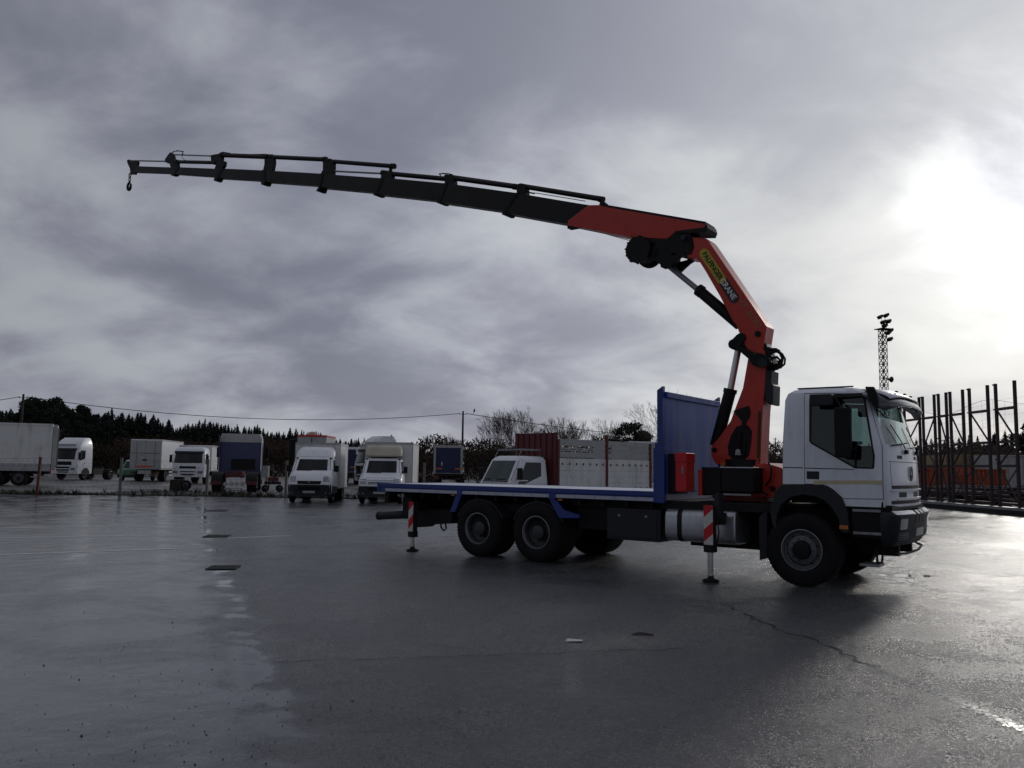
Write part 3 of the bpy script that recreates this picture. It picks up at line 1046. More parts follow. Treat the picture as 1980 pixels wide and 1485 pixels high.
# ---- headboard
xh = 3.88
zt_ = T(1285, 758, -1.2)[1]
hb = MB().box(xh - .03, xh + .03, -1.15, 1.15, 1.34, zt_).build('headboard', BLUEP, truck, bevel=0.006)
MB().box(xh + .005, xh + .07, -1.15, 1.15, zt_ - .09, zt_ + .01).build('top_rail', BLUEP, hb, bevel=0.01)
for s in (-1, 1):
    a, b = s * 1.25, s * 1.155
    MB().prism([(xh - .075, 1.15), (xh + .03, 1.15), (xh + .03, zt_ + .10), (xh - .075, zt_ + .03)], a, b).build('headboard_post', BLUE, truck, bevel=0.004)
    MB().box(xh - .14, xh + .06, min(s * 1.265, s * 1.17), max(s * 1.265, s * 1.17), 1.16, T(1270, 866, -1.25)[1]).build('post_socket', BLUE, truck, bevel=0.006)
    c = MB().box(xh - .12, xh - .02, min(s * 1.24, s * 1.2), max(s * 1.24, s * 1.2), T(1270, 866, -1.25)[1], T(1270, 856, -1.25)[1]).build('post_lock', BLUE, truck)

# ---- boxes between headboard and crane
b = TP([(1306, 876), (1328, 880), (1328, 951), (1306, 951)], -1.1)
tb = MB().box(b[0][0], b[1][0], -1.13, -0.78, b[3][1], b[0][1]).build('extinguisher_box', BRED, truck, bevel=0.025, segs=3)
box('lid_catch', STEEL, tb, (b[0][0] + b[1][0]) / 2 + .03, (b[0][0] + b[1][0]) / 2 + .06, -1.145, -1.131, (b[3][1] + b[0][1]) / 2 - .02, (b[3][1] + b[0][1]) / 2 + .1)
box('lid', BRED, tb, b[0][0] - .008, b[1][0] + .008, -1.138, -0.772, b[0][1] - .16, b[0][1] + .006, bevel=0.02)
b2 = TP([(1289, 877), (1306, 877), (1306, 955), (1289, 955)], -1.1)
MB().box(b2[0][0] - .02, b2[1][0] - .01, -1.05, -0.6, b2[3][1], b2[0][1]).build('valve_locker', PLAST, truck, bevel=0.01)
# hydraulic oil tank: black with a bright folded lid
b = TP([(1396, 905), (1459, 908), (1459, 953), (1396, 951)], -0.95)
ot = MB().box(b[0][0], b[1][0], -1.0, -0.3, b[2][1], b[0][1]).build('oil_tank', BLACK, truck, bevel=0.02)
box('tank_lid', ALU, ot, b[0][0] - .01, b[1][0] + .01, -1.015, -0.29, b[0][1] + .0, b[0][1] + .02, bevel=0.004)
MB().box(b[0][0] + .03, b[1][0] - .05, -1.005, -0.98, b[2][1] - .05, b[2][1] - .02).build('tank_foot', STEEL, ot)
b = TP([(1358, 903), (1396, 903), (1396, 957), (1358, 957)], -0.8)
MB().box(b[0][0], b[1][0], -0.85, -0.2, b[2][1], b[0][1]).build('cooler', BLACK, truck, bevel=0.015)
b = TP([(1352, 908), (1359, 908), (1359, 958), (1352, 958)], -0.85)
MB().box(b[0][0], b[1][0], -0.9, -0.2, b[2][1], b[0][1]).build('cooler_frame', RED, truck, bevel=0.004)
# crane base
p = TP([(1455, 902), (1480, 895), (1514, 905), (1514, 962), (1450, 962), (1459, 935)], -0.55)
cb = prism('crane_base', RED, truck, p, -0.58, 0.58, bevel=0.012)
for q in ((1494, 945), (1507, 951)):
    c = T3(*q, -0.59)
    MB().cyl(c, c + Vector((0, -.012, 0)), 0.045, n=14).build('bolt', BLACK, cb)
MB().tube([T3(1449, 912, -.62), T3(1456, 925, -.64), T3(1462, 942, -.63), T3(1463, 955, -.6)], 0.014, 6).build('yellow_hose', YEL, truck)
for k, pts in enumerate((((1440, 955), (1452, 945), (1470, 950), (1485, 958)), ((1485, 893), (1492, 905), (1490, 925), (1480, 940)))):
    MB().tube([T3(a, c, -.66) for a, c in pts], 0.016, 6).build('hydraulic_hose', BLACK, truck)
MB().cyl((T(1440, 905)[0], 0, 1.5), (T(1440, 905)[0], 0, 1.9), 0.34, n=28).build('slewing_ring', DARK, truck)
MB().box(T(1400, 905)[0], T(1480, 905)[0] + .1, -.25, .5, 1.1, 1.6).build('slewing_housing', RED, truck, bevel=0.02)

# ---- crane column
CW = 0.21
p = TP([(1448, 680), (1435.8, 750), (1418.6, 796), (1412, 814), (1391, 844), (1377, 860), (1374, 867), (1375, 880), (1379, 891), (1386, 899),
        (1466, 903), (1470, 899), (1470, 883), (1474, 794), (1479, 745), (1481, 700), (1477, 676)], -CW)
col = prism('crane_column', RED, truck, p, -CW, CW, bevel=0.02)
p = TP([(1424, 825), (1438, 821), (1448, 824), (1454, 834), (1452, 860), (1448, 882), (1440, 888), (1418, 888), (1409, 880), (1408, 862), (1414, 842)], -CW)
hole = prism('recess_panel', BLACK, col, p, -CW - .012, -CW - .001)
for a, b_, r_ in (((1430, 835), (1426, 872), 0.04), ((1440, 850), (1438, 880), 0.025)):
    MB().cyl(T3(*a, -CW - .03), T3(*b_, -CW - .03), r_, n=12).build('valve_pipe', DARK, col)
c = T3(1428, 873, -CW - .04)
MB().cyl(c, c + Vector((0, -.04, 0)), 0.04, n=12).box(c.x - .05, c.x + .05, c.y - .03, c.y, c.z - .06, c.z - .03).build('valve', GREYBOX, col)
p = TP([(1419, 795), (1432, 790), (1448, 785), (1451, 795), (1450, 806), (1443, 815), (1443, 826), (1437, 826), (1435, 813), (1428, 805)], -CW)
prism('hose_bracket', BLACK, col, p, -CW - .03, -CW - .001)
p = TP([(1467, 795), (1472, 795), (1469, 886), (1464, 886)], -CW)
prism('edge_strip', MUST, col, p, -CW - .016, -CW - .001)  # olive strip put on for the column's darker side edge
c = T3(1382, 870, -CW)
MB().cyl(c, c + Vector((0, -.02, 0)), 0.045, n=16).build('pin', BLACK, col)
for k in range(7):
    c = T3(1415 + k * 9, 888.5 + k * .4, -CW)
    MB().cyl(c, c + Vector((0, -.014, 0)), 0.016, n=6).build('bolt', BLACK, col)
c = T3(1401, 897, -CW)
box('marker_plate', AMBER, col, c.x - .07, c.x + .06, -CW - .006, -CW - .001, c.z - .03, c.z + .03)
p = TP([(1484, 716), (1500, 719), (1499, 743), (1503, 747), (1502, 784), (1496, 784), (1491, 782), (1484, 762)], 0)
prism('control_box', PLAST, col, p, -.20, .16, bevel=0.01)
c = T3(1493, 733, -.205)
prism('lightning_decal', DECT, col, [(c.x - .03, c.z - .05), (c.x + .01, c.z), (c.x - .01, c.z + .005), (c.x + .03, c.z + .06), (c.x - .015, c.z + .02), (c.x + .0, c.z + .01)], -.206, -.2035)

# ---- main cylinder
mc = MB().cyl(T3(1412.5, 754, -.0), T3(1384, 862, 0), 0.105, n=22).cyl(T3(1412.8, 752, 0), T3(1411, 760, 0), 0.118, n=22).build('main_cylinder', BLACK, truck)
MB().cyl(T3(1427, 678, 0), T3(1412, 756, 0), 0.058, n=20).build('piston_rod', CHROME, mc)

# ---- knuckle boom
BW = 0.20
p = TP([(1330, 457.5), (1365, 461), (1370, 466), (1482, 631), (1473.5, 685), (1452, 683), (1440, 668), (1436, 652), (1428, 641), (1424.5, 629),
        (1417.5, 622), (1392, 573), (1365, 526), (1353, 507), (1346, 500), (1328, 498)], -BW)
kb = prism('knuckle_boom', RED, truck, p, -BW, BW, bevel=0.012)
c = T3(1465.6, 645.6, -BW)
MB().cyl(c, c + Vector((0, -.03, 0)), 0.05, n=16).build('pin', BLACK, kb)
p = TP([(1417, 656), (1425, 648), (1432, 643), (1441, 646), (1443, 654), (1438, 664), (1434, 672), (1424, 675), (1417, 676), (1410, 672), (1408.5, 665), (1411, 659)], -.2)
prism('cylinder_head_link', BLACK, truck, p, -.24, .24, bevel=0.02)
p = TP([(1424, 672), (1440, 672), (1452, 679), (1474, 684), (1488, 692), (1492, 701), (1484, 709), (1470, 710), (1456, 706), (1448, 694), (1436, 684)], -.26)
prism('elbow_link', BLACK, truck, p, -.29, -.2, bevel=0.01)
prism('elbow_link', BLACK, truck, p, .2, .29, bevel=0.01)
c = T3(1476, 702, -.29)
MB().cyl(c, c + Vector((0, -.04, 0)), 0.075, n=18).build('elbow_pin', PLAST, truck)
c = T3(1461, 684, -.27)
MB().cyl(c, c + Vector((0, -.04, 0)), 0.03, n=10).build('brass_fitting', MUST, truck)
# hoses at the elbow
for pts, r_ in ((((1484, 690), (1492, 682), (1504, 680), (1512, 684), (1518, 694), (1517, 704), (1509, 711), (1500, 712)), .018),
                (((1488, 686), (1498, 678), (1508, 682), (1513, 692), (1511, 703), (1502, 712), (1494, 716)), .026),
                (((1486, 700), (1494, 692), (1502, 690), (1508, 696), (1505, 706), (1496, 713)), .022),
                (((1480, 672), (1490, 676), (1500, 676), (1507, 680)), .03),
                (((1490, 714), (1498, 706), (1506, 704), (1510, 712)), .02)):
    for dy in (-.12, .06):
        MB().tube([T3(a, b_, dy) for a, b_ in pts], r_, 8).build('hydraulic_hose', BLACK, truck)
p = TP([(1478, 668), (1483, 664), (1488, 676), (1494, 690), (1498, 706), (1490, 716), (1482, 712)], -.1)
prism('hose_guide', BLACK, truck, p, -.16, .1)
# lettering on the knuckle boom
yb = -BW - .0015
q0, q1 = T3(1361, 490, yb), T3(1390, 546, yb)
dx = (q1 - q0).normalized()
dy = Vector((-dx.z, 0, dx.x))
if dy.z < 0:
    dy = -dy


def pill(name, m, a, b_, hw, y, parent):
    a, b_ = Vector((a.x, 0, a.z)), Vector((b_.x, 0, b_.z))
    d = (b_ - a).normalized()
    n_ = Vector((-d.z, 0, d.x))
    pts = []
    for k in range(7):
        t = math.pi / 2 + math.pi * k / 6
        pts.append(a + d * (hw * math.cos(t)) + n_ * (hw * math.sin(t)))
    for k in range(7):
        t = -math.pi / 2 + math.pi * k / 6
        pts.append(b_ + d * (hw * math.cos(t)) + n_ * (hw * math.sin(t)))
    return prism(name, m, parent, [(v.x, v.z) for v in pts], y - .003, y)


pa, pm, pz = T3(1361, 491, yb), T3(1391, 545, yb), T3(1421, 578, yb)
pa, pz = T3(1361.5, 490, yb), T3(1420, 577, yb)
dx = (pz - pa).normalized()
dy = Vector((-dx.z, 0, dx.x)) if dx.x > 0 else Vector((dx.z, 0, -dx.x))
L = (pz - pa).length
pill('black_plate', DECB, pa + dx * (L * .56), pz, .085, yb, kb)
pill('yellow_plate', YEL, pa, pa + dx * (L * .58), .085, yb - .0035, kb)
text('maker_lettering', 'PALFINGER', 0.122, DECB, kb, pa + dx * (L * .28) + Vector((0, -.0075, 0)), dx, dy, bold=0.004)
text('crane_lettering', 'CRANE', 0.135, DECW, kb, pa + dx * (L * .80) + Vector((0, -.0075, 0)), dx, dy, bold=0.004)
pk = T3(1450, 606, yb)
d2 = (T3(1463, 628, yb) - T3(1436, 588, yb)).normalized()
n2 = Vector((-d2.z, 0, d2.x))
text('model_lettering', 'PK 36002', 0.15, DECT, kb, pk, d2, n2, shear=0.25)
text('small_lettering', 'Performance', 0.045, DECT, kb, T3(1447, 619, yb), d2, n2) if False else None

# ---- knuckle cylinder
kc = MB().cyl(T3(1350.5, 560.5, 0), T3(1430, 628, 0), 0.10, n=22).cyl(T3(1350, 560, 0), T3(1357, 565, 0), 0.112, n=22).build('knuckle_cylinder', BLACK, truck)
MB().cyl(T3(1288, 510, 0), T3(1352, 562, 0), 0.052, n=18).build('piston_rod', STEEL, kc)
# lever links at the head
p = TP([(1283, 508), (1290, 505), (1300, 500), (1314, 496), (1323, 491), (1331, 496), (1320, 503), (1308, 514), (1302, 520), (1292, 523), (1285, 520)], -.1)
prism('lever_link', BLACK, truck, p, -.26, -.2)
prism('lever_link', BLACK, truck, p, .2, .26)
p = TP([(1222, 459), (1290, 459), (1300, 449), (1312, 447), (1334, 447), (1336, 455), (1341, 460), (1344, 478), (1338, 494), (1322, 495), (1299, 489), (1298, 506), (1290, 514),
        (1277, 512), (1263, 502), (1266, 486), (1262, 476), (1268, 470), (1240, 470)], -.2)
prism('boom_head_bracket', BLACK, truck, p, -.20, .20, bevel=0.012)
c = T3(1321, 459, -.25)
MB().cyl(c, c + Vector((0, -.02, 0)), 0.05, n=14).build('head_pin', PLAST, truck)

# ---- winch under the boom
c = T3(1245.5, 488, 0)
wn = MB().cyl((c.x, -.24, c.z), (c.x, .24, c.z), 0.20, n=26).build('winch', BLACK, truck)
for s in (-1, 1):
    MB().cyl((c.x, s * .22, c.z), (c.x, s * .27, c.z), 0.255, n=26).build('flange', BLACK, wn)
for k in range(11):
    a = 2 * math.pi * (k + random.uniform(-.25, .25)) / 11 + .2
    rb = random.uniform(.245, .262)
    u = Vector((c.x + rb * math.cos(a), -.25, c.z + rb * math.sin(a)))
    MB().cyl((u.x, -.285, u.z), (u.x, -.20, u.z), .017, n=6).build('bolt', BLACK, wn)
MB().cyl((c.x + .28, -.2, c.z - .10), (c.x + .28, .2, c.z - .10), 0.11, n=16).build('winch_motor', BLACK, wn)
MB().tube([T3(1121, 442, 0), T3(1170, 452, 0), T3(1224, 467, 0)], 0.007, 5).build('winch_cable', BLACK, truck)
MB().box(T(1101, 437)[0], T(1119, 437)[0], -.08, .08, T(1110, 440)[1] - .02, T(1110, 440)[1] + .03).build('cable_guide', BLACK, truck)

# ---- main boom housing
mbp = TP([(1137.6, 396.4), (1097, 427), (1098, 431.7), (1120.4, 436.5), (1221.4, 459), (1290, 462), (1306, 448.5), (1364, 449), (1367, 441), (1364, 431.5), (1160, 396)], -.21)
hs = prism('main_boom', RED, truck, mbp, -.21, .21, bevel=0.012)
p = TP([(1099, 431), (1120, 434.5), (1222, 452), (1221.4, 459), (1120.4, 440), (1098, 436)], -.21)
prism('lower_flange', RED, hs, p, -.225, -.212)
p = TP([(1306, 447), (1362, 440), (1366.5, 432), (1369, 441), (1365.5, 450), (1306, 451)], -.21)
prism('end_cap', BLACK, hs, p, -.222, .222)
p = TP([(1167, 395), (1364, 428.5), (1364, 433), (1160, 398)], -.21)
prism('top_rail', BLACK, hs, p, -.213, .213)

# ---- black boom extensions, from the housing to the tip
EXT = [((1142, 397), (998, 373), (975, 411), (1104, 434), .165, (972.7, 414.6)),
       ((1000, 373), (861, 354), (848, 390), (973, 408), .148, (846.5, 392)),
       ((864, 354.5), (738, 343), (727, 374.5), (850, 388), .132, (724, 377)),
       ((740, 344.5), (621.5, 336), (619, 362), (728, 372), .116, (614, 369.5)),
       ((624, 335.7), (508, 329), (508, 351), (620, 359), .100, (508, 357)),
       ((512, 329.4), (427, 325.5), (418, 344), (510, 349.6), .086, (416, 349.5)),
       ((430, 326.5), (342, 323), (336, 336.3), (418, 342), .073, (332.4, 339)),
       ((346, 324), (262, 321), (260, 333), (336, 335.6), .060, None)]
for i, (a, b_, c, d, w_, lug) in enumerate(EXT):
    p = TP([a, b_, c, d], -w_)
    e = prism('boom_extension', BOOMB, truck, p, -w_, w_, bevel=0.008)
    if lug:
        # collar with a lower lug at the outer end of every section
        dx_, up = b_[0], lug
        p = TP([(b_[0] + 5, b_[1]), (b_[0] - 1, b_[1] - .5), (c[0] - 3, c[1] + .3), (lug[0] - 2.5, lug[1]), (lug[0] + 2.5, lug[1]), (lug[0] + 5, c[1] + 1.0)], -w_)
        prism('collar', BLACK, e, p, -w_ - .012, w_ + .012)


def ram(name, a, b_, px_w, rod=None, cap=True, m_=None):
    A, B = T3(*a, 0), T3(*b_, 0)
    dist = math.hypot(*(Vector((TO[0], TO[1])) + Vector(TD) * ((A.x + B.x) / 2)))
    r_ = px_w / 2 * dist / F_PX
    o = MB().cyl(A, B, r_, n=16).build(name, m_ or BOOMB, truck)
    if cap:
        for P_, D_ in ((A, (B - A).normalized()), (B, (A - B).normalized())):
            MB().cyl(P_ - D_ * .02, P_ + D_ * .09, r_ * 1.25, n=16).build('end_cap', BLACK, o)
    return o


ram('extension_cylinder', (1166, 386), (1007, 360), 9.5)
ram('extension_cylinder', (999, 361.5), (863, 343), 9.5)
ram('extension_cylinder', (868, 346.5), (740, 334.5), 9.5)
ram('cylinder_rod', (738, 335.5), (642, 330.8), 3.6, cap=False, m_=STEEL)
ram('extension_cylinder', (762, 321.5), (634, 311.5), 8.5)
ram('extension_cylinder', (630, 308.5), (523, 303.5), 8.5)
ram('extension_cylinder', (518, 303.5), (428, 300), 8.5)
ram('cylinder_rod', (410, 301.6), (333, 299), 2.6, cap=False, m_=STEEL)
ram('extension_cylinder', (418, 314.5), (341, 312.8), 6.5)
ram('cylinder_rod', (322, 312), (247, 310.4), 2.6, cap=False, m_=STEEL)
ram('feed_pipe', (1162, 380.5), (1010, 356), 2.2, cap=False)
ram('feed_pipe', (1000, 357), (870, 338.5), 2.2, cap=False)
ram('feed_pipe', (1132, 389), (1035, 373), 1.6, cap=False)
BR = [([(998, 357), (1006, 354), (1016, 357), (1017, 378), (999, 374)], .13), ([(858, 340), (872, 337.5), (877, 341), (878, 357), (860, 355)], .12),
      ([(738, 329), (748, 329.5), (758, 332), (757, 345), (736, 344)], .11), ([(752, 325), (756, 325), (756, 334), (751, 334)], .05),
      ([(1160, 390), (1165, 388), (1172, 393), (1172, 399), (1158, 397)], .08),
      ([(624, 309), (640, 307), (644, 312), (643, 338), (619, 337), (624, 328)], .10), ([(511, 299), (517, 298), (528, 300), (529, 314), (526, 330), (508, 330), (511, 318)], .09),
      ([(407, 300), (416, 298), (424, 297), (429, 301), (428, 309), (434, 312), (433, 320), (428, 327), (414, 328), (418, 316), (408, 313)], .085),
      ([(318, 309), (324, 300), (329, 294), (334, 298), (337, 308), (343, 312), (344, 323), (330, 326), (328, 317), (320, 314)], .075),
      ([(245, 310), (249, 308), (252, 312), (267, 312), (265, 322), (261, 337), (252, 337), (251, 326), (246, 315)], .06)]
for p, w_ in BR:
    w_ *= .55
    prism('cylinder_bracket', BLACK, truck, TP(p, -w_), -w_, w_, bevel=0.005)
for pts, r_ in ((((332, 300), (335, 293), (346, 292), (354, 294), (353, 299)), .012), (((352, 296), (352, 304), (356, 309), (362, 311)), .008),
                (((332, 296), (342, 291), (355, 293)), .010), (((428, 297), (440, 296), (460, 299), (480, 298.5), (515, 298)), .010),
                (((426, 296), (431, 294), (445, 296.5)), .014), (((852, 339), (849, 336.5), (856, 335.5), (866, 336), (875, 338)), .016),
                (((1013, 370), (1022, 371), (1026, 373), (1034, 374)), .016), (((645, 311), (660, 311), (690, 313)), .01)):
    MB().tube([T3(a, b_, -.03) for a, b_ in pts], r_, 6).build('hydraulic_hose', BLACK, truck)

# hook
hk = MB()
h0 = T3(251.5, 336, 0)


def torus_pts(c, rx, rz, n_=14, a0=0, a1=2 * math.pi, inx=True):
    return [Vector((c.x + (rx * math.cos(a0 + (a1 - a0) * k / n_) if inx else 0), c.y + (0 if inx else rx * math.cos(a0 + (a1 - a0) * k / n_)), c.z + rz * math.sin(a0 + (a1 - a0) * k / n_))) for k in range(n_ + 1)]


hk.tube(torus_pts(h0 + Vector((0, 0, -.06)), .055, .08), .018, 6)
hk.tube(torus_pts(h0 + Vector((0, 0, -.19)), .03, .07, inx=False), .016, 6)
hk.cyl(h0 + Vector((0, 0, -.24)), h0 + Vector((0, 0, -.30)), .035, n=10)
hc = h0 + Vector((0.0, 0, -.42))
hpts = torus_pts(hc, .095, .12, 18, math.pi * .45, math.pi * 2.18)
hk.tube(hpts, [.03 + .016 * math.sin(math.pi * k / 18) for k in range(19)], 8)
hk.build('crane_hook', BLACK, truck)

# ------------------------------------------------------------------ cab
CL = [(1.215, 5.86, 7.34, 1.19, .16, .05, .14), (1.5, 5.87, 7.35, 1.20, .16, .05, .14), (2.05, 5.88, 7.33, 1.20, .18, .06, .14),
      (2.12, 5.88, 7.315, 1.20, .18, .06, .14), (2.80, 5.92, 7.13, 1.175, .20, .07, .12), (2.90, 5.95, 7.06, 1.15, .22, .1, .10),
      (2.955, 6.02, 6.96, 1.09, .22, .12, .09), (2.975, 6.10, 6.86, 1.0, .2, .12, .08)]
outer = loft(CL).build('cab_shell', CABW)
inner = loft([(z + (.06 if i == 0 else (-.055 if i > 4 else 0)), a + .05, b_ - .05, h - .05, max(.05, f - .04), .04, bw) for i, (z, a, b_, h, f, g_, bw) in enumerate(CL)]).build('inner', SEAT)


def cutter(pts, a, b_, axis='y'):
    return MB().prism(pts, a, b_, axis).build('cut', CABW)


boolean(outer, inner)
win = TP([(1563.6, 771), (1564.5, 853), (1568, 858), (1652.7, 906), (1687, 907), (1690, 904), (1691, 882), (1671, 770), (1668, 764), (1566, 767)], -1.2)
cw_ = cutter(win, -1.6, 1.6)
boolean(outer, cw_)
wsp = [(-1.06, 2.115), (1.06, 2.115), (1.0, 2.80), (-1.0, 2.80)]
cf = cutter(wsp, 7.02, 8.0, 'x')
boolean(outer, cf)
# wheel arch
arch = TP([(1500, 990), (1500, 936), (1556, 936), (1587, 936.5), (1600, 940), (1611, 947), (1622, 957), (1629, 963.6), (1631, 990)], -1.2)
ca = cutter(arch, -1.6, 1.6)
boolean(outer, ca)
door_poly = TP([(1554, 760), (1555, 852), (1556, 936), (1587, 936.5), (1600, 940), (1611, 947), (1622, 957), (1629, 963.6), (1632, 964.5), (1707, 965.5), (1703.6, 863.6), (1676, 772), (1672, 761)], -1.2)
cx_ = sum(p[0] for p in door_poly) / len(door_poly)
cz_ = sum(p[1] for p in door_poly) / len(door_poly)


def inset(poly, d):
    out = []
    n_ = len(poly)
    area = sum(poly[i][0] * poly[(i + 1) % n_][1] - poly[(i + 1) % n_][0] * poly[i][1] for i in range(n_))
    sg = 1 if area > 0 else -1
    for i in range(n_):
        a, b_, c = Vector(poly[i - 1]), Vector(poly[i]), Vector(poly[(i + 1) % n_])
        e1, e2 = (b_ - a).normalized(), (c - b_).normalized()
        n1, n2_ = Vector((-e1.y, e1.x)) * sg, Vector((-e2.y, e2.x)) * sg
        m_ = (n1 + n2_)
        m_ = m_ / max(0.3, m_.dot(n1))
        out.append(tuple(b_ + m_ * d))
    return out


doors = []
for s in (-1, 1):
    src = outer.copy()
    src.data = outer.data.copy()
    src.name = 'door'
    COL.objects.link(src)
    dc = cutter(inset(door_poly, .006), s * 1.0, s * 1.6)
    boolean(src, dc, 'INTERSECT')
    bpy.data.objects.remove(dc)
    doors.append(src)
for s in (-1, 1):
    dc = cutter(inset(door_poly, -.004), s * 1.0, s * 1.6)
    boolean(outer, dc)
    bpy.data.objects.remove(dc)
outer.name = 'cab_body'
outer.parent = truck
for o_ in (inner, cw_, cf, ca):
    bpy.data.objects.remove(o_)
for s, d_ in zip((-1, 1), doors):
    d_.parent = truck
    side_panel('window_glass', GLASS_T, d_, CL, inset(win, -.004), s, off=-.018, thick=.008)
    p = TP([(1560, 911), (1584, 911.5), (1584, 927), (1560, 926)], -1.2)
    h_ = side_panel('handle_recess', PLAST, d_, CL, p, s, off=.004, thick=.02)
    ps = TP([(1573, 929), (1706, 929), (1707, 936), (1573, 937)], -1.2)
    side_panel('cream_stripe', CREAM, d_, CL, ps, s, off=.0015, thick=.01)
    # dark seal round the glass
    wi, wo = inset(win, .022), inset(win, -.003)
    n_ = len(wi)
    mb = MB()
    vs = [(x_, s * (lev(CL, z_)[3] - .002), z_) for x_, z_ in wo] + [(x_, s * (lev(CL, z_)[3] - .004), z_) for x_, z_ in wi]
    vs += [(x_, s * (lev(CL, z_)[3] - .03), z_) for x_, z_ in wo] + [(x_, s * (lev(CL, z_)[3] - .03), z_) for x_, z_ in wi]
    fs = []
    for i in range(n_):
        j = (i + 1) % n_
        fs += [(i, j, n_ + j, n_ + i), (2 * n_ + i, 2 * n_ + j, 3 * n_ + j, 3 * n_ + i), (n_ + i, n_ + j, 3 * n_ + j, 3 * n_ + i), (i, j, 2 * n_ + j, 2 * n_ + i)]
    mb.add(vs, fs).build('window_seal', BLACK, d_)
    if s < 0:
        # black bar that splits the fixed lower pane
        q = TP([(1651, 862), (1655, 862), (1656, 905), (1652, 904)], -1.2)
        side_panel('pane_divider', BLACK, d_, CL, q, s, off=-.006, thick=.01)
# dark inner door trim, seen through the big side window
for s in (-1, 1):
    q = TP([(1560, 853), (1652, 853), (1652, 912), (1560, 912)], -1.2)
    prism('door_trim', SEAT, truck, q, s * 1.10, s * 1.06)
    q = TP([(1654, 866), (1694, 866), (1692, 912), (1656, 912)], -1.2)
    prism('door_pocket', MUST if s > 0 else SEAT, truck, q, s * 1.0, s * .96) if s > 0 else None
front_panel('windscreen', GLASS_W, truck, CL, -1.065, 1.065, 2.11, 2.81, off=-.012, thick=.008, ny=14, taper=.055)
# seam strips around the cab
seam = TP([(1514, 903), (1552, 903.6), (1552, 905.4), (1514, 904.8)], -1.2)
side_panel('seam', BLACK, outer, CL, seam, -1, off=.0006, thick=.008)
q = TP([(1557, 904.2), (1651, 906.8), (1651, 908.4), (1557, 906)], -1.2)
side_panel('seam', BLACK, doors[0], CL, q, -1, off=.0006, thick=.008)
# interior
MB().box(5.98, 7.15, -1.08, 1.08, 1.24, 1.34).build('cab_floor', SEAT, truck)
MB().box(6.98, 7.22, -1.09, 1.09, 1.35, 2.06).build('dashboard', SEAT, truck, bevel=0.04)
MB().box(5.98, 6.02, -1.09, 1.09, 1.34, 2.86).build('rear_trim', SEAT, truck)
for s in (-1, 1):
    MB().box(6.18, 6.68, s * .58 - .26, s * .58 + .26, 1.36, 1.76).box(6.12, 6.28, s * .58 - .25, s * .58 + .25, 1.7, 2.40).box(6.13, 6.25, s * .58 - .14, s * .58 + .14, 2.43, 2.66).build('seat', SEAT, truck, bevel=0.05, segs=3)
c = Vector((6.92, .55, 2.0))
ax = Vector((-.55, 0, .83)).normalized()
ex = Vector((0, 1, 0))
ez = ax.cross(ex)
MB().tube([c + ex * (.24 * math.cos(2 * math.pi * k / 20)) + ez * (.24 * math.sin(2 * math.pi * k / 20)) for k in range(21)], .016, 6).cyl(c, c + ax * -.25, .03).beam(c - ex * .22, c + ex * .22, .03, .02).build('steering_wheel', PLAST, truck)

# front: grille slats, headlamps, emblem, wipers
gl = []
for z0, z1, ya, yb_ in ((1.475, 1.525, -1.0, .95), (1.255, 1.305, -1.0, .95)):
    g_ = front_panel('grille_slot', BLACK, truck, CL, ya, yb_, z0, z1, off=.004, ny=12, nz=1)
    front_panel('grille_trim', WHITE, truck, CL, ya - .05, yb_ + .03, z0 - .028, z0 - .006, off=.03, thick=.05, ny=12, nz=1)
for ya, yb_ in ((-.72, -.40), (.05, .40)):
    front_panel('grille_mesh', BLACK, truck, CL, ya, yb_, 1.352, 1.425, off=.004, ny=4, nz=1)
front_panel('grille_trim', WHITE, truck, CL, -.80, .95, 1.322, 1.338, off=.028, thick=.05, ny=10, nz=1)
for y_ in (-.62, .35):
    front_panel('air_slot', BLACK, truck, CL, y_ - .10, y_ + .10, 1.915, 1.965, off=.004, ny=2, nz=1)
front_panel('bonnet_seam', BLACK, truck, CL, -1.04, 1.0, 1.865, 1.873, off=.0015, ny=12, nz=1)
for y_ in (-1.0,):
    front_panel('bonnet_seam', BLACK, truck, CL, y_, y_ + .008, 1.54, 1.865, off=.0015, ny=1, nz=4)
ce = Vector((frontx(lev(CL, 1.70), -.12) + .012, -.12, 1.70))
mb = MB()
mb.tube([ce + Vector((0, .085 * math.cos(2 * math.pi * k / 20), .105 * math.sin(2 * math.pi * k / 20))) for k in range(21)], .010, 6)
em = mb.build('emblem', STEEL, truck)
MB().tube([ce + Vector((0.0, .045 * math.cos(a), .06 * math.sin(a))) for a in [math.pi * .3 + math.pi * 1.5 * k / 10 for k in range(11)]], .009, 6).build('emblem_mark', BLACK, em)
for ya, z0, yb_, z1 in ((-.95, 2.10, -.15, 2.17), (-.05, 2.09, .80, 2.15)):
    pts = []
    for k in range(5):
        y_ = ya + (yb_ - ya) * k / 4
        z_ = z0 + (z1 - z0) * k / 4
        pts.append(Vector((frontx(lev(CL, z_), y_) + .03, y_, z_)))
    MB().tube(pts, .012, 6).build('wiper', BLACK, truck)
for ya, yb_ in ((-.35, -.72), (.45, .15)):
    pts = [Vector((frontx(lev(CL, 2.02 + .10 * k), ya + (yb_ - ya) * k / 4) + .025, ya + (yb_ - ya) * k / 4, 2.02 + .10 * k)) for k in range(5)]
    MB().tube(pts, .008, 5).build('wiper_arm', BLACK, truck)
    MB().box(pts[0].x - .03, pts[0].x + .02, pts[0].y - .04, pts[0].y + .04, 1.99, 2.05).build('wiper_pivot', BLACK, truck)

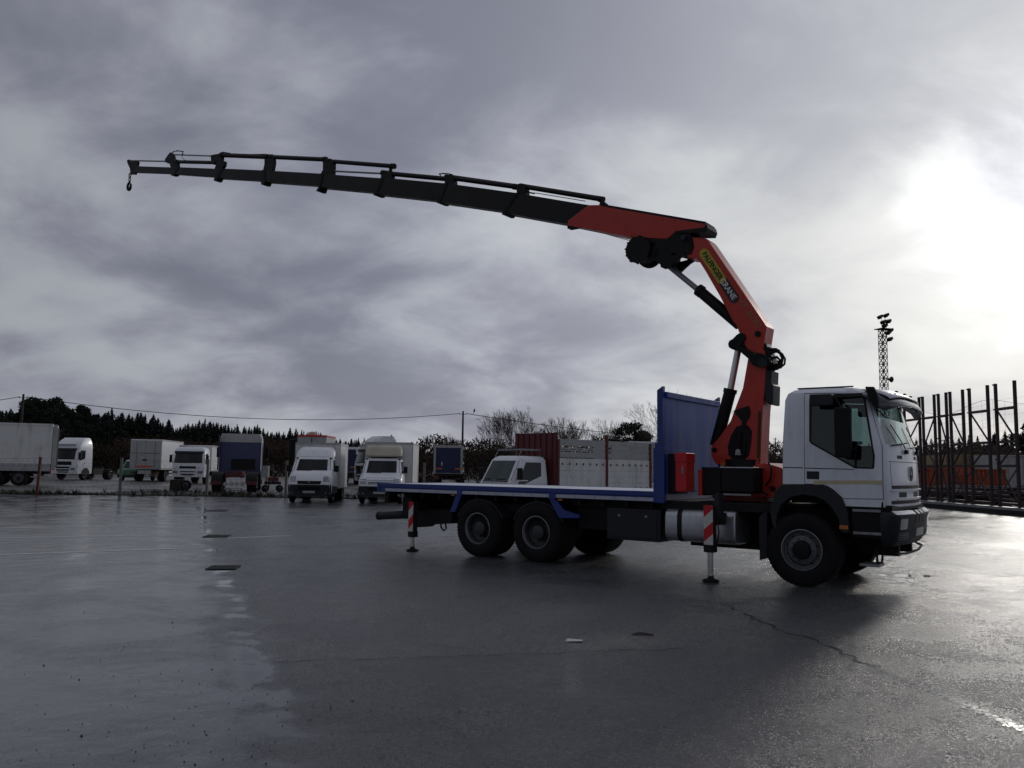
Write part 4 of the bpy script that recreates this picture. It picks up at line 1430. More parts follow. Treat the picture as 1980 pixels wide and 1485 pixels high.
# tinted sun visor with pale roof cap
mb = MB()
nyv, rows = 14, [(7.12, 2.955), (7.30, 2.90), (7.44, 2.80), (7.50, 2.70)]
for th in (0, .014):
    pass
vs, fs = [], []
for (xv, zv) in rows:
    for i in range(nyv + 1):
        y_ = -1.17 + 2.34 * i / nyv
        cv = (y_ / 1.17) ** 2
        vs.append((xv + .07 * (1 - cv) - .16 * cv ** 3, y_, zv - .10 * cv ** 2))
for j in range(len(rows) - 1):
    for i in range(nyv):
        a = j * (nyv + 1) + i
        fs.append((a, a + 1, a + nyv + 2, a + nyv + 1))
mb.add(vs, fs)
vz = mb.build('sun_visor', mat('smoked_visor', (0.05, 0.055, 0.07), 0.12, coat=0.6, dirt=0.1), truck)
sd = vz.modifiers.new('s', 'SOLIDIFY')
sd.thickness = .012
vs, fs = [], []
for (xv, zv) in [(7.02, 2.975), (7.22, 2.945), (7.38, 2.875), (7.44, 2.83)]:
    for i in range(nyv + 1):
        y_ = -.98 + 1.96 * i / nyv
        cv = (y_ / 1.17) ** 2
        vs.append((xv + .07 * (1 - cv) - .16 * cv ** 3, y_, zv - .10 * cv ** 2))
rc = MB().add(vs, fs or [(j * (nyv + 1) + i, j * (nyv + 1) + i + 1, (j + 1) * (nyv + 1) + i + 1, (j + 1) * (nyv + 1) + i) for j in range(3) for i in range(nyv)]).build('visor_cap', WHITE, truck)
sd = rc.modifiers.new('s', 'SOLIDIFY')
sd.thickness = -.012
for i in range(3):
    y_ = -.55 + .5 * i
    MB().lathe([(0, .025), (.02, .02), (.028, 0)], 10, 'z', (7.36 + .06 * (1 - (y_ / 1.17) ** 2), y_, 2.91)).build('roof_marker', BLACK, truck)
prism('visor_bracket', BLACK, truck, TP([(1674, 748), (1690, 748), (1698, 762), (1700, 790), (1690, 786), (1680, 770)], -1.15), -1.185, -1.12)
# roof rail and hatch
MB().box(6.08, 6.9, -1.02, -.98, 2.975, 2.993).box(6.08, 6.9, .98, 1.02, 2.975, 2.993).box(6.08, 6.10, -1.0, 1.0, 2.975, 2.992).build('roof_gutter', BLACK, truck)

# mirrors
def mirror(s):
    y_ = s * 1.46
    a = MB()
    p = TP([(1613, 788), (1643, 788), (1646, 792), (1646, 882), (1643, 886), (1615, 884)], -1.46)
    o = prism('mirror', BLACK, truck, p, y_ - .045, y_ + .045, bevel=0.02)
    p = TP([(1566, 763), (1609, 762), (1611, 783), (1604, 785), (1567, 785)], -1.40)
    prism('kerb_mirror', PLAST, truck, p, s * 1.40 - .05, s * 1.40 + .05, bevel=0.02)
    b0 = T3(1612, 765, -1.30)
    b1 = T3(1668, 763, -1.22)
    for q in (b0, b1):
        q.y = s * abs(q.y)
    MB().beam(b0, b1, .03, .05).build('mirror_arm', PLAST, truck)
    m0 = T3(1628, 790, -1.46)
    m0.y = y_
    MB().tube([b0, m0, Vector((m0.x, y_, m0.z - .5)), Vector((m0.x + .15, s * 1.2, m0.z - .62))], .014, 6).build('mirror_bracket', BLACK, truck)


mirror(-1)
mirror(1)
# lower cab: arch trim, steps, bumper, flap
for s in (-1, 1):
    oa = [T(a, b_, -1.2) for a, b_ in ((1503, 1030), (1494, 1012), (1490, 985), (1500, 950), (1512, 937), (1556, 936.5), (1587, 937), (1600, 940.5), (1611, 947.5), (1622, 957.5), (1630, 966), (1640, 990), (1643, 1030))]
    ia = [T(a, b_, -1.2) for a, b_ in ((1628, 1030), (1622, 1003), (1610, 983), (1595, 968), (1577, 960), (1552, 957), (1530, 962), (1513, 975), (1504, 995), (1503, 1010))]
    prism('wheel_arch', PLAST, truck, oa + ia, s * 1.24, s * 1.0, bevel=0.012)
    p = TP([(1468, 1000), (1484, 985), (1484, 1078), (1470, 1083)], -1.1)
    prism('mud_flap', PLAST, truck, p, s * 1.12, s * .7)
    sx0, sx1, sz0, sz1 = T(1643, 965, -1.2)[0], T(1706, 965, -1.2)[0], T(1680, 1041, -1.2)[1], T(1680, 969, -1.2)[1]
    st = MB().box(sx0, sx1, min(s * 1.16, s * .7), max(s * 1.16, s * .7), sz0, sz1).build('step_housing', BLACK, truck, bevel=0.015)
    for pz_ in (988, 1032):
        z_ = T(1680, pz_, -1.2)[1]
        MB().box(sx0 + .03, sx1 - .03, min(s * 1.165, s * 1.19), max(s * 1.165, s * 1.19), z_ - .02, z_ + .02).build('step_tread', STEEL, st, bevel=0.006)
    c = T3(1632, 1019, -1.24)
    box('side_marker_lamp', AMBER, truck, c.x - .06, c.x + .06, min(s * 1.242, s * 1.262), max(s * 1.242, s * 1.262), c.z - .03, c.z + .025)
BL = [(.66, 7.26, 7.38, 1.10, .10, .02, .10), (.76, 7.26, 7.45, 1.18, .16, .02, .10), (1.10, 7.26, 7.49, 1.20, .16, .02, .10), (1.15, 7.28, 7.42, 1.18, .10, .02, .10)]
bp = loft(BL).build('bumper', PLAST, truck, bevel=0.01)
for s in (-1, 1):
    front_panel('top_highlight', WHITE, bp, [(1.10, 6.9, 7.50, 1.20, .14, .02, .1), (1.19, 6.9, 7.40, 1.18, .14, .02, .1)], s * .80 - .33, s * .80 + .33, 1.115, 1.165, off=.012, ny=6, nz=1)  # white panels paint in the silver highlight along the bumper's top edge
    front_panel('headlamp', LAMP, bp, BL, s * .88 - .14, s * .88 + .14, .90, 1.05, off=.004, ny=4, nz=2)
    front_panel('lamp_surround', BLACK, bp, BL, s * .86 - .20, s * .86 + .20, .74, .86, off=.003, ny=4, nz=1)
    for k in range(4):
        front_panel('lamp_guard', STEEL, bp, BL, s * .86 - .19, s * .86 + .19, .755 + k * .028, .762 + k * .028, off=.012, ny=4, nz=1)
for k in range(4):
    y_ = -.42 + k * .26
    front_panel('highlight_tab', WHITE, bp, [(1.10, 6.9, 7.50, 1.20, .14, .02, .1), (1.19, 6.9, 7.40, 1.18, .14, .02, .1)], y_ - .05, y_ + .05, 1.115, 1.16, off=.012, ny=2, nz=1)  # short white pieces continue the painted edge highlight
    if k < 3:
        front_panel('bumper_slot', BLACK, bp, BL, y_ + .06, y_ + .20, .98, 1.10, off=.003, ny=2, nz=1)
front_panel('number_plate', PLATE, bp, BL, -.26, .26, .78, .89, off=.012, ny=4, nz=1)
MB().box(6.95, 7.42, -1.12, 1.12, 1.165, 1.24).build('front_apron', BLACK, truck)
mb = MB()
for s in (-1, 1):
    mb.box(7.0, 7.36, s * .45 - .05, s * .45 + .05, .48, .64)
mb.tube([(7.30, -.9, .62), (7.42, -.9, .55), (7.44, -.3, .52), (7.44, .5, .52), (7.42, .9, .56), (7.3, .9, .62)], .018, 6)
mb.tube([(7.18, -1.05, .62), (7.18, -1.05, .42), (7.18, -.75, .40), (7.18, -.7, .6)], .018, 6)
mb.build('tow_bar', DARK, truck)
MB().box(6.95, 7.22, -1.12, -.78, .36, .40).build('lower_step', STEEL, truck, bevel=0.008)

# ------------------------------------------------------------------ right side: tall steel frames
def steel_frame(px0, px1, ptop, pbase, Y0, label, flip, n_rail=4):
    """a ladder-like frame of two uprights, rails and diagonal braces, standing in the row along the yard edge"""
    X = 22.4
    r0, r1 = ray(px0, ptop), ray(px1, ptop)
    ya, yb = X / r0[0] * r0[1], X / r1[0] * r1[1]
    h = 5.95
    t = thing('steel_rack', label, 'steel rack', (X, (ya + yb) / 2, 0.0), 0, 'tall steel racks at the yard edge')
    w_ = (ya - yb) / 2
    for s in (-1, 1):
        MB().box(-.06, .06, s * w_ - .055, s * w_ + .055, 0.25, h).build('upright', FRAMEB, t)
        for k in range(5):
            z = 1.0 + k * 1.15
            MB().cyl((-.05, s * (w_ + .09), z + .3), (-.05, s * (w_ + .13), z + .3), .035, n=6).build('bolt', FRAMEB, t)
    zs = [0.45, 2.15, 3.25, 4.75]
    for z in zs:
        MB().box(-.055, .055, -w_ + .078, w_ - .078, z - .06, z + .06).build('rail', FRAMEB, t)
    d = flip
    for a, b in zip(zs, zs[1:]):
        MB().beam((0, -d * (w_ - .09), a + .08), (0, d * (w_ - .09), b - .08), .06, .06, (1, 0, 0)).build('brace', FRAMEB, t)
        d = -d
    # foot brace leaning out behind
    MB().beam((.05, -w_, .35), (1.2, -w_, 2.0), .05, .05).build('foot_brace', FRAMEB, t)
    MB().box(-.25, 1.4, -w_ - .07, w_ + .07, .12, .25).build('foot_beam', FRAMEB, t)
    return t


for i, (a, b, tp, lab, fl) in enumerate((
        (1748, 1777, 775, 'brown steel frame half hidden behind the truck cab nose', -1),
        (1783.5, 1806, 767, 'brown steel frame nearest the truck cab, second in the row', -1),
        (1814, 1829, 762, 'narrow brown steel frame, third from the truck cab', 1),
        (1836.5, 1861, 757, 'brown steel frame in the middle of the row, left of the wide bay', 1),
        (1873.5, 1909, 747, 'wide brown steel frame, second from the right edge', 1),
        (1924, 1961, 733, 'nearest and tallest looking brown steel frame at the right edge', 1),
        (2003, 2040, 700, 'brown steel frame just past the right edge of the row', 1))):
    steel_frame(a, b, tp, 990, 0, lab, fl)
# long ground beam and low dark plinth the frames stand on
pb = thing('ground_beam', 'long dark steel ground beam along the foot of the steel frames', 'beam', (21.9, 38, 0))
MB().box(-.12, .12, -14, 12, .22, .34).build('beam_top', STEEL, pb)
MB().box(-.10, .10, -14, 12, 0.0, .22).build('beam_web', BLACK, pb)
MB().box(.14, 2.6, -14, 12, 0.0, .10).build('sole_plate', BLACK, pb)
# netting behind the frames with leaves caught in it
net = thing('debris_net', 'thin sagging net behind the steel frames with leaves caught in it', 'net', (24.2, 38, 0))
mb = MB()
for k in range(27):
    y = -13 + k
    mb.tube([(0, y, .1), (0, y, 5.3 + .25 * math.sin(k * .8))], .004, 3)
for k in range(14):
    z = .4 + k * .38
    mb.tube([(0, y_, z + .15 * math.sin(y_ * .7)) for y_ in range(-13, 14, 2)], .004, 3)
mb.tube([(0, y_, 5.3 + .25 * math.sin((y_ + 13) * .8)) for y_ in range(-13, 14)], .010, 4)
tag(mb.build('mesh', FRAMEB, net, recalc=False), kind='stuff')
mb = MB()
for k in range(520):
    y, z = random.uniform(-13, 6), 5.2 * random.random() ** 1.3
    s = random.uniform(.015, .04)
    a = random.random() * 6.28
    mb.add([(0, y + s * math.cos(a + q), z + s * math.sin(a + q) * .6) for q in (0, 2, 4)], [(0, 1, 2)])
tag(mb.build('caught_leaves', BARKD, net, recalc=False), kind='stuff')

# orange containers behind the frames
OC = 58.0


def container(px0, px1, top, bot, Y, m, label, depth=6.0, ribs=8, name='skip_container', cat='container'):
    a, b = W(px0, bot, Y), W(px1, bot, Y)
    z0, z1 = max(LOTZ, b.z), W(px0, top, Y).z
    t = thing(name, label, cat, ((a.x + b.x) / 2, Y, z0))
    w_ = (b.x - a.x) / 2
    hh = z1 - z0
    MB().box(-w_, w_, 0.0, depth, .12, hh).build('body', m, t)
    for k in range(ribs):
        x = -w_ + .05 + (2 * w_ - .1) * k / (ribs - 1)
        MB().box(x - .05, x + .05, -.07, -.002, .12, hh - .08).build('rib', m, t)
    MB().box(-w_ - .03, w_ + .03, -.09, -.004, hh - .08, hh + .02).build('top_rail', m, t)
    MB().box(-w_, -w_ + .25, .2, depth, -.02, .118).box(w_ - .25, w_, .2, depth, -.02, .118).build('skids', BLACK, t) if False else None
    for s in (-1, 1):
        MB().box(s * (w_ - .2) - .1, s * (w_ - .2) + .1, .1, depth - .1, 0.0, .118).build('skid', BLACK, t)
    return t


container(1772, 1838, 905, 948, 57, ORANGE, 'orange container showing behind the frames beside the cab nose', 2.4, 6)
container(1841, 1878, 904, 947, 58.5, ORANGE, 'short orange container in the middle behind the frames', 2.4, 5)
container(1882, 1946, 907, 948, 56, ORANGE, 'rightmost orange container behind the frames, half in shade', 2.4, 8)
container(1838, 1934, 879, 903, 66, TAN, 'long tan shed wall above the orange containers', 5.0, 7, 'storage_shed', 'shed')
container(1938, 2100, 880, 950, 62, GREYBOX, 'grey container with ribbed side at the right edge', 6, 12)
# dark pipes and scrap in front of the containers
pile = MB()
for k in range(60):
    y = 46.5 + random.uniform(0, 4)
    x = 24.3 + random.uniform(0, 6)
    z = LOTZ + .1 + random.random() * .8
    pile.cyl((x, y - 3, z), (x + random.uniform(-1, 1), y + 2, z + random.uniform(-.1, .15)), random.uniform(.05, .15), n=7)
tag(pile.build('scrap_heap', FRAMEB), 'low heap of rusty pipes and scrap behind the steel racks', 'scrap heap', kind='stuff')

# ------------------------------------------------------------------ floodlight mast
Y = 150.0
b0, t0 = W(1714, 900, Y), W(1711, 637, Y)
mt = thing('floodlight_mast', 'tall lattice floodlight mast rising behind the white truck cab', 'floodlight mast', (b0.x, Y, 0), R(20))
hw = .50
mh = t0.z
for sx in (-1, 1):
    for sy in (-1, 1):
        MB().beam((sx * hw, sy * hw, 0), (sx * hw, sy * hw, mh), .10, .10).build('leg', FRAMEB, mt)
n_ = 22
src_r = src_d = None
for k in range(n_):
    z0, z1 = mh * k / n_, mh * (k + 1) / n_
    for q in range(4):
        a = q * math.pi / 2
        if src_r is None:
            src_r = MB().box(-hw, hw, hw - .04, hw + .04, -.05, .05).build('lattice_rail', FRAMEB, mt)
            src_d = MB().beam((-hw, hw, 0), (hw, hw, mh / n_), .08, .08).beam((hw, hw, 0), (-hw, hw, mh / n_), .08, .08).build('lattice_brace', FRAMEB, mt)
            src_r.location = (0, 0, z0)
            src_d.location = (0, 0, z0)
        else:
            inst(src_r, mt, (0, 0, z0), a)
            inst(src_d, mt, (0, 0, z0), a)
MB().box(-1.0, 1.4, -1.0, 1.0, mh, mh + .12).build('platform', FRAMEB, mt)
for k, (x, z) in enumerate(((-.1, 2.3), (.9, 2.6), (.6, 1.4), (1.6, 1.6), (1.2, -.6), (1.9, -.1), (1.7, -1.7), (0.2, .6))):
    o = MB().prism([(-.35, -.25), (.35, -.15), (.45, .25), (-.3, .35)], -.45, .45).build('floodlight', FRAMEB, mt, bevel=.03)
    o.location = (x, random.uniform(-.5, .5), mh + z)
    o.rotation_euler = (0, -.6, random.uniform(-.3, .3))
    MB().beam((min(x, .6), 0, mh + z - .9), (x, 0, mh + z), .07, .07).build('lamp_arm', FRAMEB, mt)
zh = W(1725, 733, Y).z
MB().lathe([(.10, 0), (.14, .5), (.30, .95), (.55, 1.25), (.50, 1.25), (.1, .9)], 14, 'x', (hw, 0, zh)).build('horn_speaker', FRAMEB, mt)

# ------------------------------------------------------------------ generic parked vehicles
FARW = {}


def fwheel(t, x, y, r, side, wd=.3, n=20):
    return wheel(t, x, y, r, wd, side, 'front' if wd < .4 else 'rear', n)


def frame_rails(t, x0, x1, z=.75, m=DARK):
    for s in (-1, 1):
        MB().box(x0, x1, s * .42 - .05, s * .42 + .05, z, z + .22).build('chassis_rail', m, t)
    MB().box(x0 + .1, x0 + .2, -.37, .37, z + .03, z + .2).build('cross_member', m, t)


def cab_truck(t, kind, paint, sunroof=False, x0=0.0):
    """European cab-over tractor cab, front bumper at x = x0"""
    f = x0
    if kind == 'tall':
        L = [(.55, f - 2.2, f - .06, 1.24, .18, .06, .06), (1.1, f - 2.2, f, 1.25, .2, .06, .08), (1.75, f - 2.2, f - .02, 1.25, .22, .06, .08),
             (2.75, f - 2.2, f - .28, 1.22, .25, .06, .10), (2.95, f - 2.2, f - .30, 1.22, .28, .08, .10), (3.45, f - 2.18, f - .75, 1.12, .32, .1, .1), (3.72, f - 2.1, f - 1.15, 1.0, .3, .1, .1)]
        ws = (1.80, 2.62)
    else:
        L = [(.55, f - 1.9, f - .06, 1.20, .18, .06, .06), (1.1, f - 1.9, f, 1.22, .2, .06, .08), (1.6, f - 1.9, f - .02, 1.22, .22, .06, .08),
             (2.5, f - 1.9, f - .26, 1.18, .25, .06, .10), (2.75, f - 1.85, f - .45, 1.12, .28, .08, .10), (2.86, f - 1.75, f - .6, .95, .28, .1, .08)]
        ws = (1.62, 2.38)
    b = loft(L).build('cab_body', paint, t)
    w0 = 1.05
    front_panel('windscreen', GLASS_D, t, L, -w0, w0, ws[0], ws[1], ny=10, taper=.05)
    front_panel('wiper', BLACK, t, L, -.7, .1, ws[0] + .02, ws[0] + .06, off=.03, ny=3, nz=1)
    for s in (-1, 1):
        side_panel('side_window', GLASS_D, t, L, [(f - .35, ws[0] - .12), (f - 1.15, ws[0] + .08), (f - 1.2, ws[1] - .02), (f - .50, ws[1] - .02)], s)
        side_panel('door_seam', BLACK, t, L, [(f - 1.28, .9), (f - 1.26, .9), (f - 1.26, ws[1]), (f - 1.28, ws[1])], s, off=.002)
        side_panel('door_handle', BLACK, t, L, [(f - 1.2, ws[0] - .35), (f - 1.02, ws[0] - .35), (f - 1.02, ws[0] - .28), (f - 1.2, ws[0] - .28)], s, off=.01)
        # mirror
        MB().box(f - .34, f - .20, s * 1.36 - .10, s * 1.36 + .10, ws[0] + .02, ws[0] + .62).build('mirror', BLACK, t, bevel=.02)
        MB().beam((f - .3, s * 1.15, ws[0] + .62), (f - .27, s * 1.36, ws[0] + .6), .04, .04).build('mirror_arm', BLACK, t)
        front_panel('headlamp', LAMP, t, L, s * .93 - .19, s * .93 + .19, .82 if kind != 'tall' else .86, 1.02 if kind != 'tall' else 1.06, off=.01, ny=5)
        arch = [(f - 1.30 + .60 * math.cos(a), .5 + .58 * math.sin(a)) for a in [math.pi * k / 10 for k in range(11)]]
        side_panel('wheel_arch', BLACK, t, L, arch, s, off=.006)
    for k, (z0, z1, wd) in enumerate(((1.20, 1.38, .62), (.92, 1.0, .55), (.70, .80, .5)) if kind != 'tall' else ((1.30, 1.62, .80), (1.02, 1.16, .66), (.80, .94, .62), (.64, .74, .5))):
        front_panel('grille', BLACK, t, L, -wd, wd, z0, z1, off=.008, ny=6, nz=1)
    front_panel('sun_visor', PLAST, t, L, -1.08, 1.08, ws[1] + .0, ws[1] + .16, off=.10, thick=.04, ny=10, nz=2)
    if kind == 'tall':
        front_panel('roof_light_bar', GLASS_D, t, L, -.85, .85, 2.98, 3.16, off=.05, thick=.04, ny=8, nz=1)
        for k in range(4):
            front_panel('fairing_slat', paint, t, L, -.9, .9, 2.97 + .06 * k, 2.99 + .06 * k, off=.09, thick=.08, ny=8, nz=1)
    for s in (-1, 1):
        fwheel(t, f - 1.30, s * 1.2, .5, s)
    return L


def box_body(t, x0, x1, hw, z0, z1, paint, rear=True, frames=GREYBOX, split=True):
    MB().box(x0, x1, -hw, hw, z0, z1).build('box_body', paint, t, bevel=.03)
    for s in (-1, 1):
        y0, y1 = sorted((s * (hw + .002), s * (hw + .03)))
        MB().box(x0, x1, y0, y1, z1 - .10, z1 + .01).build('edge_rail', frames, t)
        MB().box(x0, x1, y0, y1, z0 - .01, z0 + .12).build('edge_rail', frames, t)
        MB().box(x1 - .06, x1 + .01, y0, y1, z0 + .12, z1 - .10).build('corner_post', frames, t)
        MB().box(x0 - .01, x0 + .06, y0, y1, z0 + .12, z1 - .10).build('corner_post', frames, t)
    return t


# 1 big trailer cut by the left edge: we look at its long side, doors open at the right hand end
Y1 = 54.4
c0, c1 = W(97, 900, Y1), W(107, 900, Y1 + 1)
tr = thing('box_trailer', 'long dirty white box trailer with open rear doors at the left edge', 'trailer', (c0.x, Y1, LOTZ), R(20))
MB().box(-13.2, -.02, 0, 2.5, 1.17, 3.98).build('box_body', BOXW, tr, bevel=.03)
MB().box(-13.2, 0.0, -.03, -.002, .95, 1.42).build('side_rail', GREYBOX, tr)
MB().box(-13.2, 0.01, -.035, -.002, 3.88, 4.0).build('edge_rail', BOXW, tr)
MB().box(-.10, .02, -.04, -.002, 1.42, 3.88).build('corner_post', BOXW, tr)
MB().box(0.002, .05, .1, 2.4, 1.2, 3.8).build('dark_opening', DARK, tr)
MB().box(0.06, .30, -.05, -.01, 1.1, 3.95).build('door', GREYBOX, tr)
box('rear_lamp', BRED, tr, .0, .05, .0, .25, .85, 1.1)
for x in (-3.1, -1.75, -4.45):
    fwheel(tr, x, .05, .5, -1)
    fwheel(tr, x, 2.45, .5, 1)
frame_rails_t = [MB().box(-13, -.2, .8, .9, .75, .95).build('chassis_rail', DARK, tr), MB().box(-13, -.2, 1.6, 1.7, .75, .95).build('chassis_rail', DARK, tr)]
MB().box(-8.5, -5.4, .15, .6, .45, .9).build('pallet_box', DARK, tr)
MB().box(-1.1, 0, .05, .1, .55, .62).build('underrun_rail', GREYBOX, tr)

# 2 white tall tractor unit, nose to the left
p = W(126, 928, 74)
tt = thing('tractor_unit', 'white high roof tractor unit without trailer, beside the long trailer', 'truck', (p.x, 73.5, LOTZ), R(-98))
cab_truck(tt, 'tall', WHITE)
frame_rails(tt, -6.0, -1.0)
for s in (-1, 1):
    fwheel(tt, -5.0, s * 1.22, .5, s, .55)
MB().box(-3.9, -2.5, -1.2, -.5, .5, 1.0).box(-3.9, -2.5, .5, 1.2, .5, 1.0).build('side_tank', DARK, tt)
MB().cyl((-4.9, 0, 1.0), (-4.9, 0, 1.12), .5, n=16).build('fifth_wheel', DARK, tt)

# 3 green van
p = W(233, 928, 72)
gv = thing('green_van', 'small green van with white roof behind the white box truck', 'van', (p.x - .5, 74, LOTZ), R(-95))
VL = [(.30, -4.0, .0, .88, .25, .1, .10), (.75, -4.0, .03, .92, .28, .1, .12), (.98, -4.0, -.10, .92, .3, .1, .14), (1.10, -4.0, -.55, .90, .3, .1, .12), (1.75, -4.0, -1.15, .82, .25, .12, .1)]
loft(VL).build('van_body', GREEN, gv)
loft([(1.752, -4.0, -1.15, .82, .25, .12, .1), (1.84, -3.9, -1.3, .72, .25, .12, .08)]).build('roof', WHITE, gv)
front_panel('windscreen', GLASS_D, gv, VL, -.74, .74, 1.13, 1.70, ny=6, taper=.08)
for s in (-1, 1):
    side_panel('side_window', GLASS_D, gv, VL, [(-1.0, 1.12), (-1.9, 1.12), (-1.9, 1.66), (-1.35, 1.66)], s)
    front_panel('headlamp', LAMP, gv, VL, s * .62 - .14, s * .62 + .14, .68, .82, ny=3)
    fwheel(gv, -.85, s * .88, .32, s, .2)
    fwheel(gv, -3.2, s * .88, .32, s, .2)
front_panel('bumper', PLAST, gv, VL, -.84, .84, .34, .52, off=.03, ny=8)

# 4 white box truck seen from behind
p = W(274, 930, 71)
bt = thing('box_truck', 'white box truck seen from the rear with orange sticker on its doors', 'truck', (p.x, 71.5, LOTZ), R(97))
box_body(bt, 0, 7.0, 1.25, 1.05, 3.58, WHITE)
for s in (-1, 1):
    d_ = MB().box(-.04, -.004, min(s * .01, s * 1.2), max(s * .01, s * 1.2), 1.1, 3.5).build('rear_door', GREYBOX, bt)
    MB().cyl((-.06, s * .75, 1.2), (-.06, s * .75, 3.4), .02, n=6).build('lock_rod', STEEL, d_)
MB().box(-.055, -.042, -.55, .6, 1.22, 1.36).build('sticker', ORL, bt)
MB().box(-.055, -.042, -.15, .25, 1.78, 1.90).build('sticker', BLACK, bt)
MB().box(-.06, -.042, -1.15, 1.15, 2.40, 2.43).build('hinge_bar', BLACK, bt)
MB().box(-.18, -.02, -.5, .55, .66, .96).build('lift_plate', GREYBOX, bt)
for s in (-1, 1):
    MB().box(-.10, .0, s * .95 - .2, s * .95 + .2, .70, .85).build('tail_lamp', OXRED, bt)
    fwheel(bt, 1.8, s * 1.2, .48, s, .5)
    for k in range(2):
        MB().box(2.8, 6.2, s * 1.2 - .02, s * 1.2 + .02, .48 + .28 * k, .62 + .28 * k).build('side_guard', WHITE, bt)
frame_rails(bt, .1, 8.5)
cab_truck(bt, 'low', WHITE, x0=9.4)

# 5 white low cab truck facing us
p = W(371, 935, 66)
ft = thing('delivery_truck', 'white low cab truck facing the yard between box truck and blue tractor', 'truck', (p.x, 65.0, LOTZ), R(-83))
cab_truck(ft, 'low', WHITE)
box_body(ft, -8.0, -2.1, 1.22, 1.0, 3.05, BOXW)
frame_rails(ft, -8.0, -1.0)
for s in (-1, 1):
    fwheel(ft, -6.3, s * 1.18, .48, s, .5)
MB().box(-.02, .04, -.3, .3, .6, .7).build('number_plate', PLATE, ft)

# 6 blue tractor unit seen from behind, right at the fence
p = W(462, 950, 48.6)
bl = thing('blue_tractor_unit', 'dark blue tractor unit seen from behind with grey roof fairing and red frame', 'truck', (p.x, 47.6, LOTZ), R(103))
BLL = [(1.0, 3.4, 5.5, 1.22, .2, .08, .06), (2.7, 3.4, 5.4, 1.22, .2, .08, .06), (2.9, 3.4, 5.35, 1.22, .2, .08, .06)]
loft(BLL).build('cab_body', mat('navy_paint', (0.010, 0.020, 0.115), 0.35, coat=.3), bl)
loft([(2.905, 3.42, 5.3, 1.22, .2, .08, .06), (3.2, 3.45, 5.0, 1.2, .25, .08, .06), (3.42, 3.5, 4.7, 1.12, .25, .1, .06)]).build('roof_fairing', GREYBOX, bl)
for s in (-1, 1):
    MB().box(3.0, 3.4, s * 1.24 - .02, s * 1.24 + .02, 1.2, 3.3).build('side_fairing', WHITE if s < 0 else NAVY, bl)
    MB().box(5.1, 5.25, s * 1.45 - .1, s * 1.45 + .1, 2.0, 2.6).build('mirror', BLACK, bl)
    MB().beam((5.15, s * 1.2, 2.65), (5.15, s * 1.45, 2.6), .04, .04).build('mirror_arm', BLACK, bl)
    fwheel(bl, .75, s * 1.22, .5, s, .55)
    fwheel(bl, 4.6, s * 1.2, .5, s)
    pts = [(.75 + .62 * math.cos(a), .5 + .62 * math.sin(a)) for a in [math.pi * k / 12 for k in range(13)]] + [(.75 + .58 * math.cos(a), .5 + .58 * math.sin(a)) for a in [math.pi * k / 12 for k in range(12, -1, -1)]]
    MB().prism(pts, s * .62, s * 1.24).build('mudguard', DARK, bl)
    MB().box(-.15, -.05, s * .95 - .28, s * .95 + .28, .42, .62).build('tail_lamp', OXRED, bl)
frame_rails(bl, -.1, 5.0, .8, OXRED)
MB().box(3.3, 3.39, -.9, .5, 1.25, 1.9).build('air_intake_panel', BLACK, bl)
MB().cyl((1.0, 0, 1.05), (1.0, 0, 1.16), .5, n=18).box(.2, .8, -.1, .1, 1.03, 1.1).build('fifth_wheel', OXRED, bl)
for k in range(4):
    MB().cyl((-.05, -.45 + .3 * k, .45), (.3, -.45 + .3 * k, .45), .12, n=12).build('air_tank', GREYBOX, bl)
MB().box(-.12, -.06, -.5, .5, .18, .24).build('underrun_rail', GREYBOX, bl)

# 7 low things between the trucks
t = thing('drawbar_dolly', 'small dark wheeled dolly standing between the blue tractor and the white van', 'dolly', (W(527, 950, 49).x, 49, LOTZ), R(20))
MB().box(-.45, .45, -.1, .6, .45, .6).build('frame', DARK, t)
MB().beam((0, 0, .55), (.1, -.1, 1.1), .1, .1).build('post', DARK, t)
MB().box(-.3, .3, -.15, .05, .62, .85).build('seat_box', OXRED, t)
for x, y in ((-.4, -.05), (.4, -.05), (-.4, .55), (.4, .55)):
    fwheel(t, x, y + (-.02 if y < 0 else .02), .2, -1 if y < 0 else 1, .12)
t = thing('tank_stand', 'grey metal tank on a small stand beside the blue tractor', 'tank', (W(508, 925, 60).x, 60, LOTZ))
MB().cyl((0, 0, .7), (0, 0, 1.5), .45, n=18).build('tank', GREYBOX, t)
for sx, sy in ((-1, -1), (1, -1), (-1, 1), (1, 1)):
    MB().box(sx * .35 - .04, sx * .35 + .04, sy * .35 - .04, sy * .35 + .04, 0, .72).build('leg', DARK, t)
t = thing('concrete_block', 'dark concrete block with a tyre on the gravel left of the blue tractor', 'block', (W(345, 945, 50).x, 50, LOTZ))
MB().box(-.42, .25, -.3, .3, 0, .62).build('block', SOILM, t, bevel=.03)
fwheel(t, .52, -.3, .3, -1, .2)

